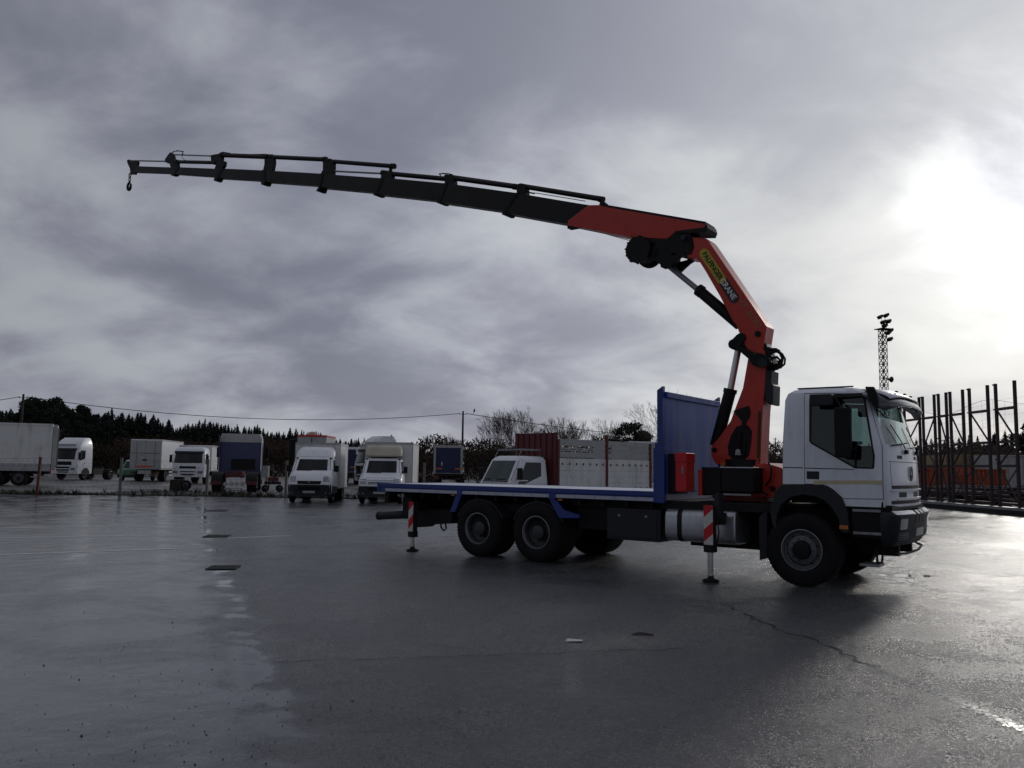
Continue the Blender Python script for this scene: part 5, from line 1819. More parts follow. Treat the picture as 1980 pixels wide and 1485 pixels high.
# 8, 11 vans at the edge of the asphalt
def front_van(kind, loc, rz, label, boxdim, deflector):
    t = thing('box_van', label, 'van', loc, rz)
    if kind == 0:
        L = [(.42, -2.0, .02, .98, .30, .1, .10), (.80, -2.0, .06, 1.0, .32, .1, .14), (1.02, -2.0, .0, 1.0, .34, .1, .16), (1.20, -2.0, -.12, .99, .34, .1, .16),
             (1.44, -2.0, -.42, .97, .32, .1, .14), (1.46, -2.0, -.50, .97, .30, .1, .12), (2.02, -2.0, -.98, .90, .26, .1, .10), (2.12, -2.0, -1.1, .86, .24, .1, .1)]
        ws, hl = (1.49, 2.00), (.98, 1.16)
    else:
        L = [(.42, -2.0, .02, .98, .26, .1, .08), (.80, -2.0, .05, 1.0, .28, .1, .10), (1.05, -2.0, .02, 1.0, .28, .1, .10), (1.15, -2.0, -.10, .99, .3, .1, .12),
             (1.38, -2.0, -.50, .97, .3, .1, .12), (1.40, -2.0, -.56, .97, .28, .1, .1), (2.0, -2.0, -1.05, .88, .25, .1, .08), (2.10, -2.0, -1.2, .82, .25, .1, .08)]
        ws, hl = (1.43, 1.98), (.92, 1.08)
    loft(L).build('cab_body', WHITE, t)
    front_panel('windscreen', GLASS_D, t, L, -.84, .84, ws[0], ws[1], ny=10, taper=.07)
    front_panel('wiper', BLACK, t, L, -.7, .0, ws[0] - .01, ws[0] + .025, off=.025, ny=4, nz=1)
    front_panel('bonnet_seam', BLACK, t, L, -.86, .86, 1.18, 1.19, off=.003, ny=8, nz=1) if kind else None
    bump = front_panel('bumper', PLAST, t, L, -.965, .965, .30, .84 if kind == 0 else .80, off=.035, thick=.1, ny=12, nz=4)
    front_panel('number_plate', PLATE, bump, L, -.27, .27, .46, .56, off=.045, ny=2, nz=1)
    front_panel('lower_grille', BLACK, bump, L, -.5, .5, .60, .74, off=.042, ny=4, nz=1)
    for s in (-1, 1):
        MB().cyl((.02, s * .72, .48), (.09, s * .72, .48), .05, n=10).build('fog_lamp', LAMP, bump)
        front_panel('headlamp', LAMP, t, L, s * .76 - .14, s * .76 + .14, hl[0] - .02, hl[1] + .06, off=.008, ny=5)
        side_panel('side_window', GLASS_D, t, L, [(-.72, ws[0] - .06), (-1.7, ws[0] - .06), (-1.7, ws[1] - .02), (-1.08, ws[1] - .02)], s)
        side_panel('side_sill', PLAST, t, L, [(-.2, .42), (-2.0, .42), (-2.0, .70), (-.2, .80)], s, off=.012)
        MB().box(-.82, -.66, s * 1.10 - .09, s * 1.10 + .09, 1.42, 1.72).build('mirror', BLACK, t, bevel=.02)
        MB().beam((-.75, s * .94, 1.46), (-.74, s * 1.05, 1.5), .05, .05).build('mirror_arm', BLACK, t)
        fwheel(t, -.72, s * .98, .35, s, .22)
        fwheel(t, -3.9, s * 1.0, .35, s, .45)
        front_panel('roof_clip', BLACK, t, L, s * .78 - .06, s * .78 + .06, 2.02, 2.09, off=.03, thick=.05, ny=2, nz=1)
    if kind == 0:
        g = front_panel('grille', BLACK, t, L, -.50, .50, .86, 1.01, off=.010, ny=8, nz=2, taper=-.12)
        cy = [Vector((.255, .045 * math.cos(a), .965 + .055 * math.sin(a))) for a in [2 * math.pi * k / 4 for k in range(5)]]
        MB().tube(cy, .010, 5).build('emblem', CHROME, g)
    else:
        front_panel('grille', BLACK, t, L, -.52, .52, .90, .93, off=.008, ny=6, nz=1)
        front_panel('grille', BLACK, t, L, -.52, .52, .96, .99, off=.008, ny=6, nz=1)
        front_panel('grille', BLACK, t, L, -.86, .86, 1.07, 1.09, off=.006, ny=8, nz=1)
    x0, x1, hw_, z0, z1, y_ = boxdim
    MB().box(x0, x1, -hw_ + y_, hw_ + y_, z0, z1).build('box_body', BOXW, t, bevel=.03)
    for s in (-1, 1):
        yy = y_ + s * hw_
        MB().box(x1 - .05, x1 + .01, min(yy, yy + s * .02), max(yy, yy + s * .02), z0, z1).build('corner_post', GREYBOX, t)
        MB().box(x0, x1, min(yy + s * .002, yy + s * .02), max(yy + s * .002, yy + s * .02), z1 - .08, z1).build('edge_rail', WHITE, t)
    MB().box(x1 + .002, x1 + .03, -hw_ + y_, hw_ + y_, z1 - .07, z1 + .01).build('edge_rail', GREYBOX, t)
    if deflector == 'white':
        DL = [(2.13, -2.0, -1.12, .90, .35, .1, .1), (2.45, -2.0, -1.45, .86, .35, .1, .1), (2.60, -2.0, -1.75, .78, .3, .1, .06)]
        loft(DL).build('roof_deflector', WHITE, t)
    else:
        DL = [(2.16, -1.95, -1.18, .76, .18, .08, .08), (2.22, -1.95, -1.10, .86, .2, .08, .1), (2.58, -1.95, -1.22, .86, .2, .08, .1), (2.70, -1.9, -1.38, .78, .18, .08, .08)]
        loft(DL).build('roof_deflector', BEIGE, t, smooth=50)
        MB().box(-1.9, -1.3, -.6, .6, 2.10, 2.16).build('deflector_foot', BLACK, t)
    frame_rails(t, x0, -1.8, .5)
    return t


p = G(594, 973)
front_van(0, (p.x + .05, p.y + .1, 0), R(-86), 'white box van with white roof fairing facing us on the asphalt edge', (-5.1, -2.03, 1.06, .62, 2.80, 0.0), 'white')
p = G(736, 975)
front_van(1, (p.x - .1, p.y + .2, 0), R(-88), 'white van with beige roof deflector, partly behind the flatbed tail', (-6.0, -2.03, 1.14, .70, 2.88, .16), 'beige')

# grey container with red edge and dome on the lot behind the first van
p = W(604, 862, 58)
t = thing('kiosk_container', 'grey raised cabin with red top edge and pink dome behind the white van', 'cabin', (p.x, 58, LOTZ))
MB().box(-1.05, .95, 0, 3.0, 2.2, 3.55).build('cabin', GREYBOX, t)
MB().box(-1.08, .98, -.03, 3.03, 3.552, 3.66).build('red_edge', BRED, t)
MB().lathe([(0, .28), (.2, .25), (.38, .12), (.42, 0)], 18, 'z', (-.2, .8, 3.662)).build('dome', mat('pale_pink_plastic', (.5, .28, .25), .5), t)
MB().box(-.08, -.03, -.02, -.004, 2.25, 3.5).build('corner_post', PLAST, t)
MB().box(-1.7, -1.1, .2, 2.6, 2.0, 3.4).build('dark_cylinder_housing', BLACK, t, bevel=.1)
for x in (-.9, .8):
    MB().box(x - .08, x + .08, .2, .36, 0, 2.2).build('leg', DARK, t)

# 9 rear of a truck with navy doors between the vans
def navy_box(px0, px1, top, base, Y, label, bright):
    a, b = W(px0, base, Y), W(px1, base, Y)
    t = thing('curtain_truck', label, 'truck', ((a.x + b.x) / 2, Y, LOTZ), R(90 + 2))
    h = W((px0 + px1) / 2, top, Y).z - LOTZ
    w_ = (b.x - a.x) / 2
    MB().box(.0, 7.5, -w_, w_, 1.05, h).build('box_body', GREYBOX, t, bevel=.03)
    MB().box(-.03, -.004, -w_ + .16, w_ - .16, 1.12, h - .22).build('roller_door', NAVY, t)
    for s in (-1, 1):
        MB().box(-.06, -.004, min(s * (w_ - .15), s * (w_ + .02)), max(s * (w_ - .15), s * (w_ + .02)), 1.05, h).build('corner_post', bright, t)
    MB().box(-.06, -.004, -w_ + .152, w_ - .152, h - .21, h).build('header', bright, t)
    for y0, y1, z in ((-w_ + .02, -w_ + .62, 1.42), (w_ - .72, w_ - .12, 1.42)):
        MB().box(-.075, -.062, y0, y1, z, z + .12).build('marker_board', AMBER, t)
    MB().box(-.045, -.032, w_ - .75, w_ - .62, 1.75, 2.05).build('sticker', GREYBOX, t)
    MB().box(-.2, -.02, -w_ + .1, w_ - .1, .55, .70).build('underrun_rail', DARK, t)
    MB().box(-.08, .2, -w_ + .1, w_ - .1, .85, 1.04).build('tail_sill', DARK, t)
    for s in (-1, 1):
        fwheel(t, 1.9, s * (w_ - .03), .48, s, .5)
        MB().box(-.22, -.19, s * (w_ - .3) - .15, s * (w_ - .3) + .15, .58, .68).build('tail_lamp', OXRED, t)
    frame_rails(t, .1, 8.5)
    L = cab_truck(t, 'low', NAVY, x0=9.6)
    return t


navy_box(838, 893, 861, 937, 72, 'navy blue roller door truck rear with orange marker boards, seen over the flatbed', GREYBOX)
navy_box(638, 690, 864, 937, 71, 'navy blue truck rear showing in the gap between the two white vans', WHITE)

# 10 white tractor fairing behind the second van
p = W(684, 950, 60)
ts = thing('parked_tractor', 'white high cab tractor mostly hidden behind the van with beige deflector', 'truck', (p.x + .5, 59.5, LOTZ), R(-148))
cab_truck(ts, 'tall', BOXW)
frame_rails(ts, -6.0, -1.0, .75, OXRED)
for s in (-1, 1):
    fwheel(ts, -4.9, s * 1.22, .5, s, .55)

# 13 canter-like flatbed behind our truck's deck
CH = R(180 + 35.0)
p0 = W(987, 960, 29.3)
ct = thing('dropside_truck', 'small white cab dropside truck with oxide red headboard behind the blue flatbed', 'truck', (p0.x - .55, 29.0, 0), R(-90 - 47))
L = [(.45, -1.75, .0, .84, .16, .06, .05), (.9, -1.75, .02, .85, .18, .06, .06), (1.22, -1.75, -.02, .85, .18, .06, .07), (1.28, -1.75, -.06, .85, .18, .06, .07),
     (2.00, -1.72, -.48, .78, .18, .08, .07), (2.10, -1.68, -.60, .72, .18, .1, .06), (2.14, -1.6, -.7, .62, .18, .1, .05)]
loft(L).build('cab_body', WHITE, ct)
front_panel('windscreen', GLASS_M, ct, L, -.76, .76, 1.30, 1.97, ny=10, taper=.06)
front_panel('scuttle', PLAST, ct, L, -.80, .80, 1.20, 1.29, off=.006, ny=10, nz=1)
for a_, b_ in ((-.6, -.2), (.1, .5)):
    front_panel('wiper', BLACK, ct, L, a_, b_, 1.32, 1.35, off=.03, ny=2, nz=1)
for s in (-1, 1):
    side_panel('side_window', GLASS_D, ct, L, [(-.30, 1.18), (-.62, 1.18), (-1.42, 1.45), (-1.45, 1.92), (-.72, 1.92)], s, off=.008)
    side_panel('door_seam', BLACK, ct, L, [(-1.52, .6), (-1.50, .6), (-1.50, 1.98), (-1.52, 1.98)], s, off=.003)
    MB().box(-.30, -.18, s * 1.0 - .09, s * 1.0 + .09, 1.32, 1.72).build('mirror', BLACK, ct, bevel=.02)
    front_panel('headlamp', LAMP, ct, L, s * .62 - .14, s * .62 + .14, .70, .88, ny=3)
    fwheel(ct, -.65, s * .84, .38, s, .22)
    fwheel(ct, -3.9, s * .9, .38, s, .42)
front_panel('bumper', PLAST, ct, L, -.8, .8, .42, .62, off=.03, ny=6)
# roof rack with tubes
for s in (-1, 1):
    MB().tube([(-1.6, s * .6, 2.14), (-1.6, s * .6, 2.34), (-.7, s * .6, 2.34), (-.55, s * .6, 2.12)], .016, 5).build('roof_rack', STEEL, ct)
for k in range(4):
    MB().cyl((-1.5 + k * .25, -.7, 2.37), (-1.5 + k * .25, .7, 2.37), .016, n=6).build('rack_tube', STEEL, ct)
MB().cyl((-.9, .3, 2.16), (-.9, .3, 2.26), .05, n=10).build('beacon_foot', BLACK, ct)
# corrugated red headboard with a forward roof shield
for k in range(14):
    y = -.98 + k * .145
    MB().box(-1.92 - (.03 if k % 2 else 0), -1.86 - (.03 if k % 2 else 0), y, y + .139, .95, 2.98).build('headboard_panel', OXRED, ct)
    MB().box(-1.855 - (.03 if k % 2 else 0), -1.0, y, y + .139, 2.94 - (.03 if k % 2 else 0), 2.98).build('shield_panel', OXRED, ct) if False else None
MB().box(-2.02, -1.96, -1.0, -.9, .9, 3.0).box(-2.02, -1.96, .95, 1.05, .9, 3.0).build('headboard_post', OXRED, ct)
bx0, bx1 = -7.3, -2.05
MB().box(bx0, bx1, -1.0, 1.0, .90, 1.0).build('load_floor', DARK, ct)
np_ = 2
for s in (-1, 1):
    for k in range(np_):
        a_, b_ = bx0 + (bx1 - bx0) * k / np_ + .07, bx0 + (bx1 - bx0) * (k + 1) / np_ - .07
        y0, y1 = sorted((s * 1.0, s * 1.045))
        for q in range(5):
            z0_ = 1.0 + q * .22
            box('dropside_board', BOXW, ct, a_, b_, y0, y1, z0_, z0_ + .212)
        for q in range(7):
            xx = a_ + .15 + (b_ - a_ - .3) * q / 6
            box('rope_hook', BLACK, ct, xx - .02, xx + .02, *sorted((s * 1.047, s * 1.07)), 1.86, 1.93)
            box('hinge', BLACK, ct, xx - .02, xx + .02, *sorted((s * 1.047, s * 1.06)), 1.0, 1.06)
        for z_ in (2.16, 2.42, 2.62):
            box('slat_rail', GREYBOX, ct, a_ - .07, b_ + .07, *sorted((s * .99, s * 1.03)), z_, z_ + (.16 if z_ != 2.42 else .05))
    for k in range(np_ + 1):
        xx = bx0 + (bx1 - bx0) * k / np_
        box('stake_post', OXRED, ct, xx - .055, xx + .055, *sorted((s * 1.0, s * 1.07)), .9, 2.75 + (.25 if k == 1 else 0))
dc = MB()
cxx = bx1 - .75
dc.tube([(cxx, 1.05, 1.38), (cxx - .11, 1.05, 1.5), (cxx, 1.05, 1.62), (cxx + .11, 1.05, 1.5), (cxx, 1.05, 1.38)], .008, 4)
dc.build('hazard_diamond', WHITE, ct)
frame_rails(ct, -7.2, -.5, .62)

# 14 small white trailer and red post to its right
p = W(1243, 930, 46)
t = thing('white_trailer', 'small white trailer box showing left of the blue headboard', 'trailer', (p.x + .3, 46.8, LOTZ), R(18))
MB().box(-1.0, 2.2, 0, 5.0, .95, 3.15).build('box_body', GREYBOX, t, bevel=.03)
MB().box(-1.03, 2.23, -.03, -.003, 3.07, 3.17).build('edge_rail', WHITE, t)
fwheel(t, -.4, .05, .4, -1)
fwheel(t, 1.6, .05, .4, -1)
t = thing('red_jack_post', 'rusty red post standing in front of the small white trailer', 'post', (W(1252, 930, 40).x, 40, 0))
MB().box(-.12, .12, -.12, .12, 0, 1.75).build('post', OXRED, t)
MB().box(-.2, .2, -.2, .2, 1.752, 1.95).build('head', BRED, t, bevel=.02)

# 15 dark cab vehicle with white roof strip seen between crane and cab
p = W(1498, 905, 34)
t = thing('parked_lorry', 'dark lorry with white roof visor glimpsed between crane column and cab', 'truck', (p.x + 1.4, 33.5, 0), R(-90 - 55))
cab_truck(t, 'low', mat('dark_blue_lorry_paint', (.02, .035, .08), .4))
MB().box(-1.7, -.55, -1.1, 1.1, 2.87, 2.99).build('roof_cap', WHITE, t, bevel=.03)
frame_rails(t, -5.5, -1.0)
for s in (-1, 1):
    fwheel(t, -4.6, s * 1.18, .48, s, .5)
MB().box(-5.6, -2.1, -1.15, 1.15, 1.0, 1.2).build('load_floor', DARK, t)

# ------------------------------------------------------------------ verge, fence, poles
def tri_blades(n_, region, hmin, hmax, wd):
    mb = MB()
    for _ in range(n_):
        x, y, z = region()
        h = random.uniform(hmin, hmax)
        a = random.random() * 6.28
        lx, ly = random.uniform(-.5, .5) * h, random.uniform(-.5, .5) * h
        dx_, dy_ = wd * math.cos(a), wd * math.sin(a)
        mb.add([(x - dx_, y - dy_, z), (x + dx_, y + dy_, z), (x + lx, y + ly, z + h)], [(0, 1, 2)])
    return mb


def edge_y(x):
    for a, b in zip(EDGE, EDGE[1:]):
        if a[0] <= x <= b[0]:
            return a[1] + (b[1] - a[1]) * (x - a[0]) / (b[0] - a[0])
    return 45


def verge_pt():
    x = random.uniform(-42, 16)
    t = random.random()
    y0 = edge_y(x)
    y1 = y0 + 2.2 + .6 * math.sin(x * .6)
    y = y0 + .05 + (y1 - y0) * t
    z = -.02 + (LOTZ + .02) * max(0, min(1, (y - 45.2) / 1.4))
    return x, y, z


vg = tri_blades(26000, verge_pt, .03, .16, .012)
for _ in range(260):
    x, y, z = verge_pt()
    for k in range(22):
        h = random.uniform(.12, .38)
        a = random.random() * 6.28
        vg.add([(x - .01, y, z), (x + .012, y, z), (x + h * .5 * math.cos(a), y + h * .5 * math.sin(a), z + h)], [(0, 1, 2)])
tag(vg.build('verge_grass', GRASS, smooth=0, recalc=False), 'rough grass verge between asphalt and gravel lot', 'grass', kind='stuff')

fence = thing('wire_fence', 'low wire fence with leaning concrete posts along the grass verge', 'fence', (0, 0, 0))
posts = [(88, 955, 3), (238, 962, .5), (399, 941, 0), (556, 958, 0), (668, 958, 1), (-70, 955, 0), (820, 958, 0), (1000, 958, 0)]
tops = []
for px, py, lean in sorted(posts):
    x = W(px, 950, 44.9).x
    rust = px == 88
    o = MB().box(-.06, .06, -.06, .06, -.05, 1.95).build('post', OXRED if rust else CONC, fence, bevel=.01)
    o.location = (x, edge_y(x) + .35, 0)
    o.rotation_euler = (0, R(lean * .5), 0)
    if rust:
        o['label'] = 'rusty red fence post'
    tops.append((x, edge_y(x) + .35))
for z in (.35, .95, 1.5, 1.88):
    for a, b in zip(tops, tops[1:]):
        pts = [(a[0] + (b[0] - a[0]) * k / 6, a[1] + (b[1] - a[1]) * k / 6, z - .05 * math.sin(math.pi * k / 6)) for k in range(7)]
        MB().tube(pts, .006, 4).build('wire', DARK, fence)
mb = MB()
for a, b in zip(tops, tops[1:]):
    n_ = int((b[0] - a[0]) / .28)
    for k in range(n_):
        x0 = a[0] + (b[0] - a[0]) * k / n_
        y0 = a[1] + (b[1] - a[1]) * k / n_
        for s in (-1, 1):
            mb.beam((x0, y0, .1), (x0 + s * .9, y0, 1.8), .004, .004)
tag(mb.build('chain_link', DARK, fence, smooth=0, recalc=False), kind='stuff')


def pole(px, ptop, Y, label, h_extra=0):
    tp = W(px, ptop, Y)
    t = thing('utility_pole', label, 'utility pole', (tp.x, Y, 0))
    MB().cyl((0, 0, -.2), (0, 0, tp.z), .17, .11, n=12).build('pole_shaft', WOODP, t)
    for s in (-1, 1):
        MB().box(s * .28 - .18, s * .28 + .18, -.05, .05, tp.z - .42, tp.z - .36).build('bracket', STEEL, t)
        MB().lathe([(0, .12), (.05, .1), (.06, .02), (.035, 0)], 10, 'z', (s * .42, 0, tp.z - .36)).build('insulator', CONC, t)
    return tp


pl0 = pole(45.5, 762, 88, 'wooden utility pole at the far left behind the trailer')
pl1 = pole(895.5, 795, 105, 'wooden utility pole in the middle, behind the blue truck rear')
pl2 = pole(1499, 846, 190, 'distant utility pole between crane column and cab')


def cable(a, b, mid, r_, label):
    """sagging cable through two ends and a middle point"""
    pts = []
    for k in range(41):
        t = k / 40
        p = a.lerp(b, t)
        s = (mid.z - (a.z + b.z) / 2) * 4 * t * (1 - t)
        pts.append(Vector((p.x, p.y, p.z + s)))
    return tag(MB().tube(pts, r_, 5).build('overhead_cable', BLACK), label, 'cable', 'overhead cables on the wooden poles')


e0, e1 = pl0 + Vector((.45, 0, -.3)), pl1 + Vector((-.45, 0, -.3))
yy = (e0.y + e1.y) / 2
xm = (e0.x + e1.x) / 2
pm_ = W(500, 808, yy)
cable(e0, e1, Vector((0, 0, pm_.z - .1)), .035, 'long overhead cable sagging between the left and middle poles')
e2 = W(-260, 771, 80)
cable(pl0 + Vector((-.45, 0, -.3)), e2, Vector((0, 0, (pl0.z + e2.z) / 2 - .8)), .035, 'overhead cable running off the left edge from the first pole')
e3 = W(1480, 852, 170)
cable(pl1 + Vector((.45, 0, -.3)), e3, Vector((0, 0, (pl1.z + e3.z) / 2 - 1.2)), .045, 'overhead cable running right from the middle pole behind the bare trees')
# bird on the cable
bp_ = W(917, 797.5, 107)
bd = MB()
bd.lathe([(0, -.2), (.07, -.15), (.12, -.02), (.10, .10), (.05, .16), (0, .18)], 10, 'z', (0, 0, .22))
bd.lathe([(0, -.07), (.06, -.03), (.065, .02), (0, .07)], 10, 'z', (.06, 0, .44))
bd.prism([(-.05, .12), (.02, .15), (-.10, -.16), (-.16, -.14)], -.03, .03).beam((.11, 0, .44), (.19, 0, .43), .03, .03)
o = bd.build('bird', BLACK)
o.location = (bp_.x, bp_.y, bp_.z)
tag(o, 'small dark bird perched on the cable right of the middle pole', 'bird')

# ------------------------------------------------------------------ trees and hills
def bare_tree_mesh(seed, h, spread=1.0, depth=6, name='bare_crown', up=.25, trunk_frac=.28):
    rnd = random.Random(seed)
    tr, cr = MB(), MB()

    def grow(p, d, ln, r, lvl):
        segs = 3
        path, rs = [p.copy()], [r]
        q, dd = p.copy(), d.copy()
        for k in range(segs):
            dd = (dd + Vector((rnd.gauss(0, .09), rnd.gauss(0, .09), rnd.gauss(0, .05) + up * .22))).normalized()
            q = q + dd * (ln / segs)
            path.append(q.copy())
            rs.append(r * (1 - .45 * (k + 1) / segs))
        (tr if lvl < 1 else cr).tube(path, rs, 7 if lvl < 2 else (4 if lvl < 4 else 3))
        if lvl >= depth:
            return
        nb = 7 if lvl == 0 else (3 if lvl < 3 else rnd.choice((2, 3)))
        for b in range(nb):
            az = 6.28 * (b + rnd.random() * .8) / nb
            tilt = (rnd.uniform(.25, 1.0) if lvl == 0 else rnd.uniform(.22, .55)) * spread
            a = dd.orthogonal().normalized()
            c = dd.cross(a)
            nd = (dd * math.cos(tilt) + (a * math.cos(az) + c * math.sin(az)) * math.sin(tilt)).normalized()
            st = path[-1] if b < 2 else path[rnd.randint(1, len(path) - 1)]
            grow(st, nd, ln * (rnd.uniform(.85, 1.15) if lvl == 0 else rnd.uniform(.66, .86)), max(.010, rs[-1] * rnd.uniform(.6, .8)), lvl + 1)

    grow(Vector((0, 0, 0)), Vector((0, 0, 1)), h * trunk_frac, h * .02, 0)
    return tr, cr


BT = {}


def bare_tree(seed, loc, h, label, group=None, spread=1.0, depth=6, rz=0, up=.25, m=None, name='bare_tree', tf=.28):
    t = thing(name, label, 'tree', loc, rz, group)
    tr, cr = bare_tree_mesh(seed, h, spread, depth, up=up, trunk_frac=tf)
    # rescale to the wanted height
    zt = max(p[2] for p in cr.v)
    k = h / zt
    tr.v = [(p[0] * k, p[1] * k, p[2] * k) for p in tr.v]
    cr.v = [(p[0] * k, p[1] * k, p[2] * k) for p in cr.v]
    tr.build('trunk', m or BARK, t, recalc=False)
    cr.build('crown', m or BARK, t, recalc=False)
    return t


def leaf_cloud(mb, centres, n_, size, rnd, flat=1.0, bias=.55):
    tot = sum(c[3] ** 2 for c in centres)
    for (cx_, cy_, cz_, r_) in centres:
        for _ in range(int(n_ * r_ * r_ / tot)):
            v = Vector((rnd.gauss(0, 1), rnd.gauss(0, 1), rnd.gauss(0, 1))).normalized() * r_ * (rnd.random() ** bias)
            v.z *= flat
            s = size * rnd.uniform(.5, 1.5)
            c = Vector((cx_, cy_, cz_)) + v
            a = Vector((rnd.gauss(0, 1), rnd.gauss(0, 1), rnd.gauss(0, 1))).normalized()
            b = a.orthogonal().normalized()
            mb.add([c + a * s, c - a * s * .6 + b * s * .6, c - a * s * .5 - b * s * .7], [(0, 1, 2)])
    return mb


def round_pine(seed, loc, h, label, r_=None, lobes=26, n_=9000, size=.16, base=.35, group=None, wide=1.0):
    rnd = random.Random(seed)
    t = thing('pine_tree', label, 'tree', loc, 0, group)
    R_ = r_ or h * .38
    tk = MB().tube([(0, 0, 0), (.1 * rnd.gauss(0, 1), .1, h * .3), (.15 * rnd.gauss(0, 1), -.1, h * .6), (0, 0, h * .9)], [h * .022, h * .018, h * .012, h * .004], 8)
    cs = []
    for k in range(lobes):
        a = rnd.random() * 6.28
        q = math.sqrt(rnd.random())
        z = base + (1 - base) * rnd.random() * .93
        prof = math.sqrt(max(.05, 1 - ((z - (base + .45 * (1 - base))) / (.62 * (1 - base))) ** 2))
        rr = R_ * rnd.uniform(.22, .38)
        c = (q * R_ * .85 * prof * math.cos(a) * wide, q * R_ * .85 * prof * math.sin(a), z * h - rr * .3, rr)
        cs.append(c)
        tk.tube([(0, 0, max(.2 * h, c[2] - R_ * .4)), (c[0] * .5, c[1] * .5, c[2] - rr * .5), (c[0], c[1], c[2])], [h * .008, h * .005, .02], 4)
    tk.build('trunk', BARKD, t, recalc=False)
    mb = leaf_cloud(MB(), cs, n_, size, rnd, .8)
    mb.build('crown', PINE, t, smooth=0, recalc=False)
    return t


# --- far ridge: hill terrain and its wood
def ridge_pts():
    # (photo x, photo y of the tree tops, distance)
    return [(-260, 775, 210), (0, 800, 220), (120, 800, 230), (250, 806, 260), (330, 818, 300), (420, 822, 330), (520, 830, 360), (620, 842, 380),
            (700, 850, 400), (800, 853, 420), (950, 852, 420), (1100, 850, 400), (1300, 850, 380), (1500, 856, 360), (1700, 858, 300), (1800, 850, 240), (1900, 838, 190), (2000, 836, 170), (2200, 830, 160)]


rp = ridge_pts()
mb = MB()
rows = []
for (px, py, Y) in rp:
    top = W(px, py + 14, Y)
    x, z = top.x, max(1.5, top.z - 5.0)
    rows.append([(W(px, py, Y - 70 - 10 * math.sin(px)).x, Y - 75, -.1), (W(px, py, Y - 35).x, Y - 35, z * .55), (x, Y, z), (x, Y + 60, z * .9), (x * 1.4, Y + 400, -1)])
vs = [p for r_ in rows for p in r_]
fs = []
m_ = len(rows[0])
for i in range(len(rows) - 1):
    for j in range(m_ - 1):
        fs.append((i * m_ + j, i * m_ + j + 1, (i + 1) * m_ + j + 1, (i + 1) * m_ + j))
mb.add(vs, fs)
tag(mb.build('hill', SOILM, smooth=60), kind='structure')


def ridge_at(px):
    for a, b in zip(rp, rp[1:]):
        if a[0] <= px <= b[0]:
            t = (px - a[0]) / (b[0] - a[0])
            return tuple(p + (q - p) * t for p, q in zip(a, b))
    return rp[-1]


def conifer_proto(seed, narrow):
    rnd = random.Random(seed)
    tk = MB().cyl((0, 0, 0), (0, 0, 9.2), .16, .04, n=5)
    cr = MB()
    for k in range(26):
        z = 2.0 + 8.0 * (k / 25) ** .9
        rr = (1 - (z - 1.5) / 9.0) * (1.8 if narrow else 2.5) * rnd.uniform(.75, 1.2) + .12
        for q in range(9):
            a = rnd.random() * 6.28
            r2 = rr * rnd.uniform(.6, 1.15)
            u = Vector((math.cos(a), math.sin(a), 0))
            s = Vector((-math.sin(a), math.cos(a), 0)) * rr * .38
            c = Vector((0, 0, z + rnd.uniform(-.2, .2)))
            cr.add([c + s * .3, c - s * .3, c + u * r2 - Vector((0, 0, .55 + .2 * rr)) + s * .6, c + u * r2 - Vector((0, 0, .45 + .2 * rr)) - s * .6], [(0, 1, 3, 2)])
    cr.add([(-.1, 0, 9.2), (.1, 0, 9.2), (0, 0, 10.1)], [(0, 1, 2)])
    return tk, cr


protos = []
for k in range(5):
    t = thing('conifer', '', 'tree', (0, 0, 0), 0, 'conifers along the far ridge')
    tk, cr = conifer_proto(40 + k, k % 2)
    a = tk.build('trunk', BARKD, t, recalc=False)
    b = cr.build('crown', PINE2, t, smooth=0, recalc=False)
    protos.append((t, a, b))
used = set()


def conifer(px, ptop, Y, label, wide=1.0):
    k = random.randrange(5)
    t, a, b = protos[k]
    tp = W(px, ptop, Y)
    if k not in used:
        used.add(k)
        n_ = t
    else:
        n_ = t.copy()
        COL.objects.link(n_)
        for ch in (a, b):
            c = ch.copy()
            COL.objects.link(c)
            c.parent = n_
    top = ridge_at(px)
    base = max(0.5, W(px, top[1] + 14, Y).z - 5.2)
    s = max(.5, (tp.z - base) / 10.0)
    n_.location = (tp.x, Y, base)
    n_.scale = (s * wide, s * wide, s)
    n_.rotation_euler = (0, 0, random.random() * 6.28)
    n_['label'] = label
    return n_


def LAB(px, i):
    # nothing tells single trees of the closed row apart
    for x0, w_ in ((150, 'left of the white tractor unit'), (250, 'over the gap by the green van'), (360, 'over the white box truck'), (430, 'over the white low cab truck'), (515, 'over the blue tractor unit'), (570, 'between blue tractor and white van'), (660, 'behind the grey raised cabin')):
        if px < x0:
            return 'dark conifer in the closed ridge row, ' + w_
    return 'dark conifer in the closed ridge row, right of the two white vans'


for i in range(225):
    px = -40 + 810 * ((i + random.random() * .8) / 225)
    _, py, Y = ridge_at(px)
    Y += random.uniform(-14, 14)
    j = random.random()
    near = px < 330
    top = py + (random.uniform(-10, 12) if near else random.uniform(-4, 6)) + 5 * math.sin(px * .05) * math.sin(px * .013)
    if j > .92:
        top -= random.uniform(4, 9) * (1.6 if near else 1)
    conifer(px, top, Y, LAB(px, i), 1.7 if near else 1.35)
for i in range(24):
    px = 1640 + 420 * (i + random.random()) / 24
    _, py, Y = ridge_at(px)
    conifer(px, py + random.uniform(-6, 5), Y + random.uniform(-8, 8), 'dark conifer on the rise behind the steel racks', 1.4)['group'] = 'conifers on the rise at the right'
for t, a, b in protos:
    pass

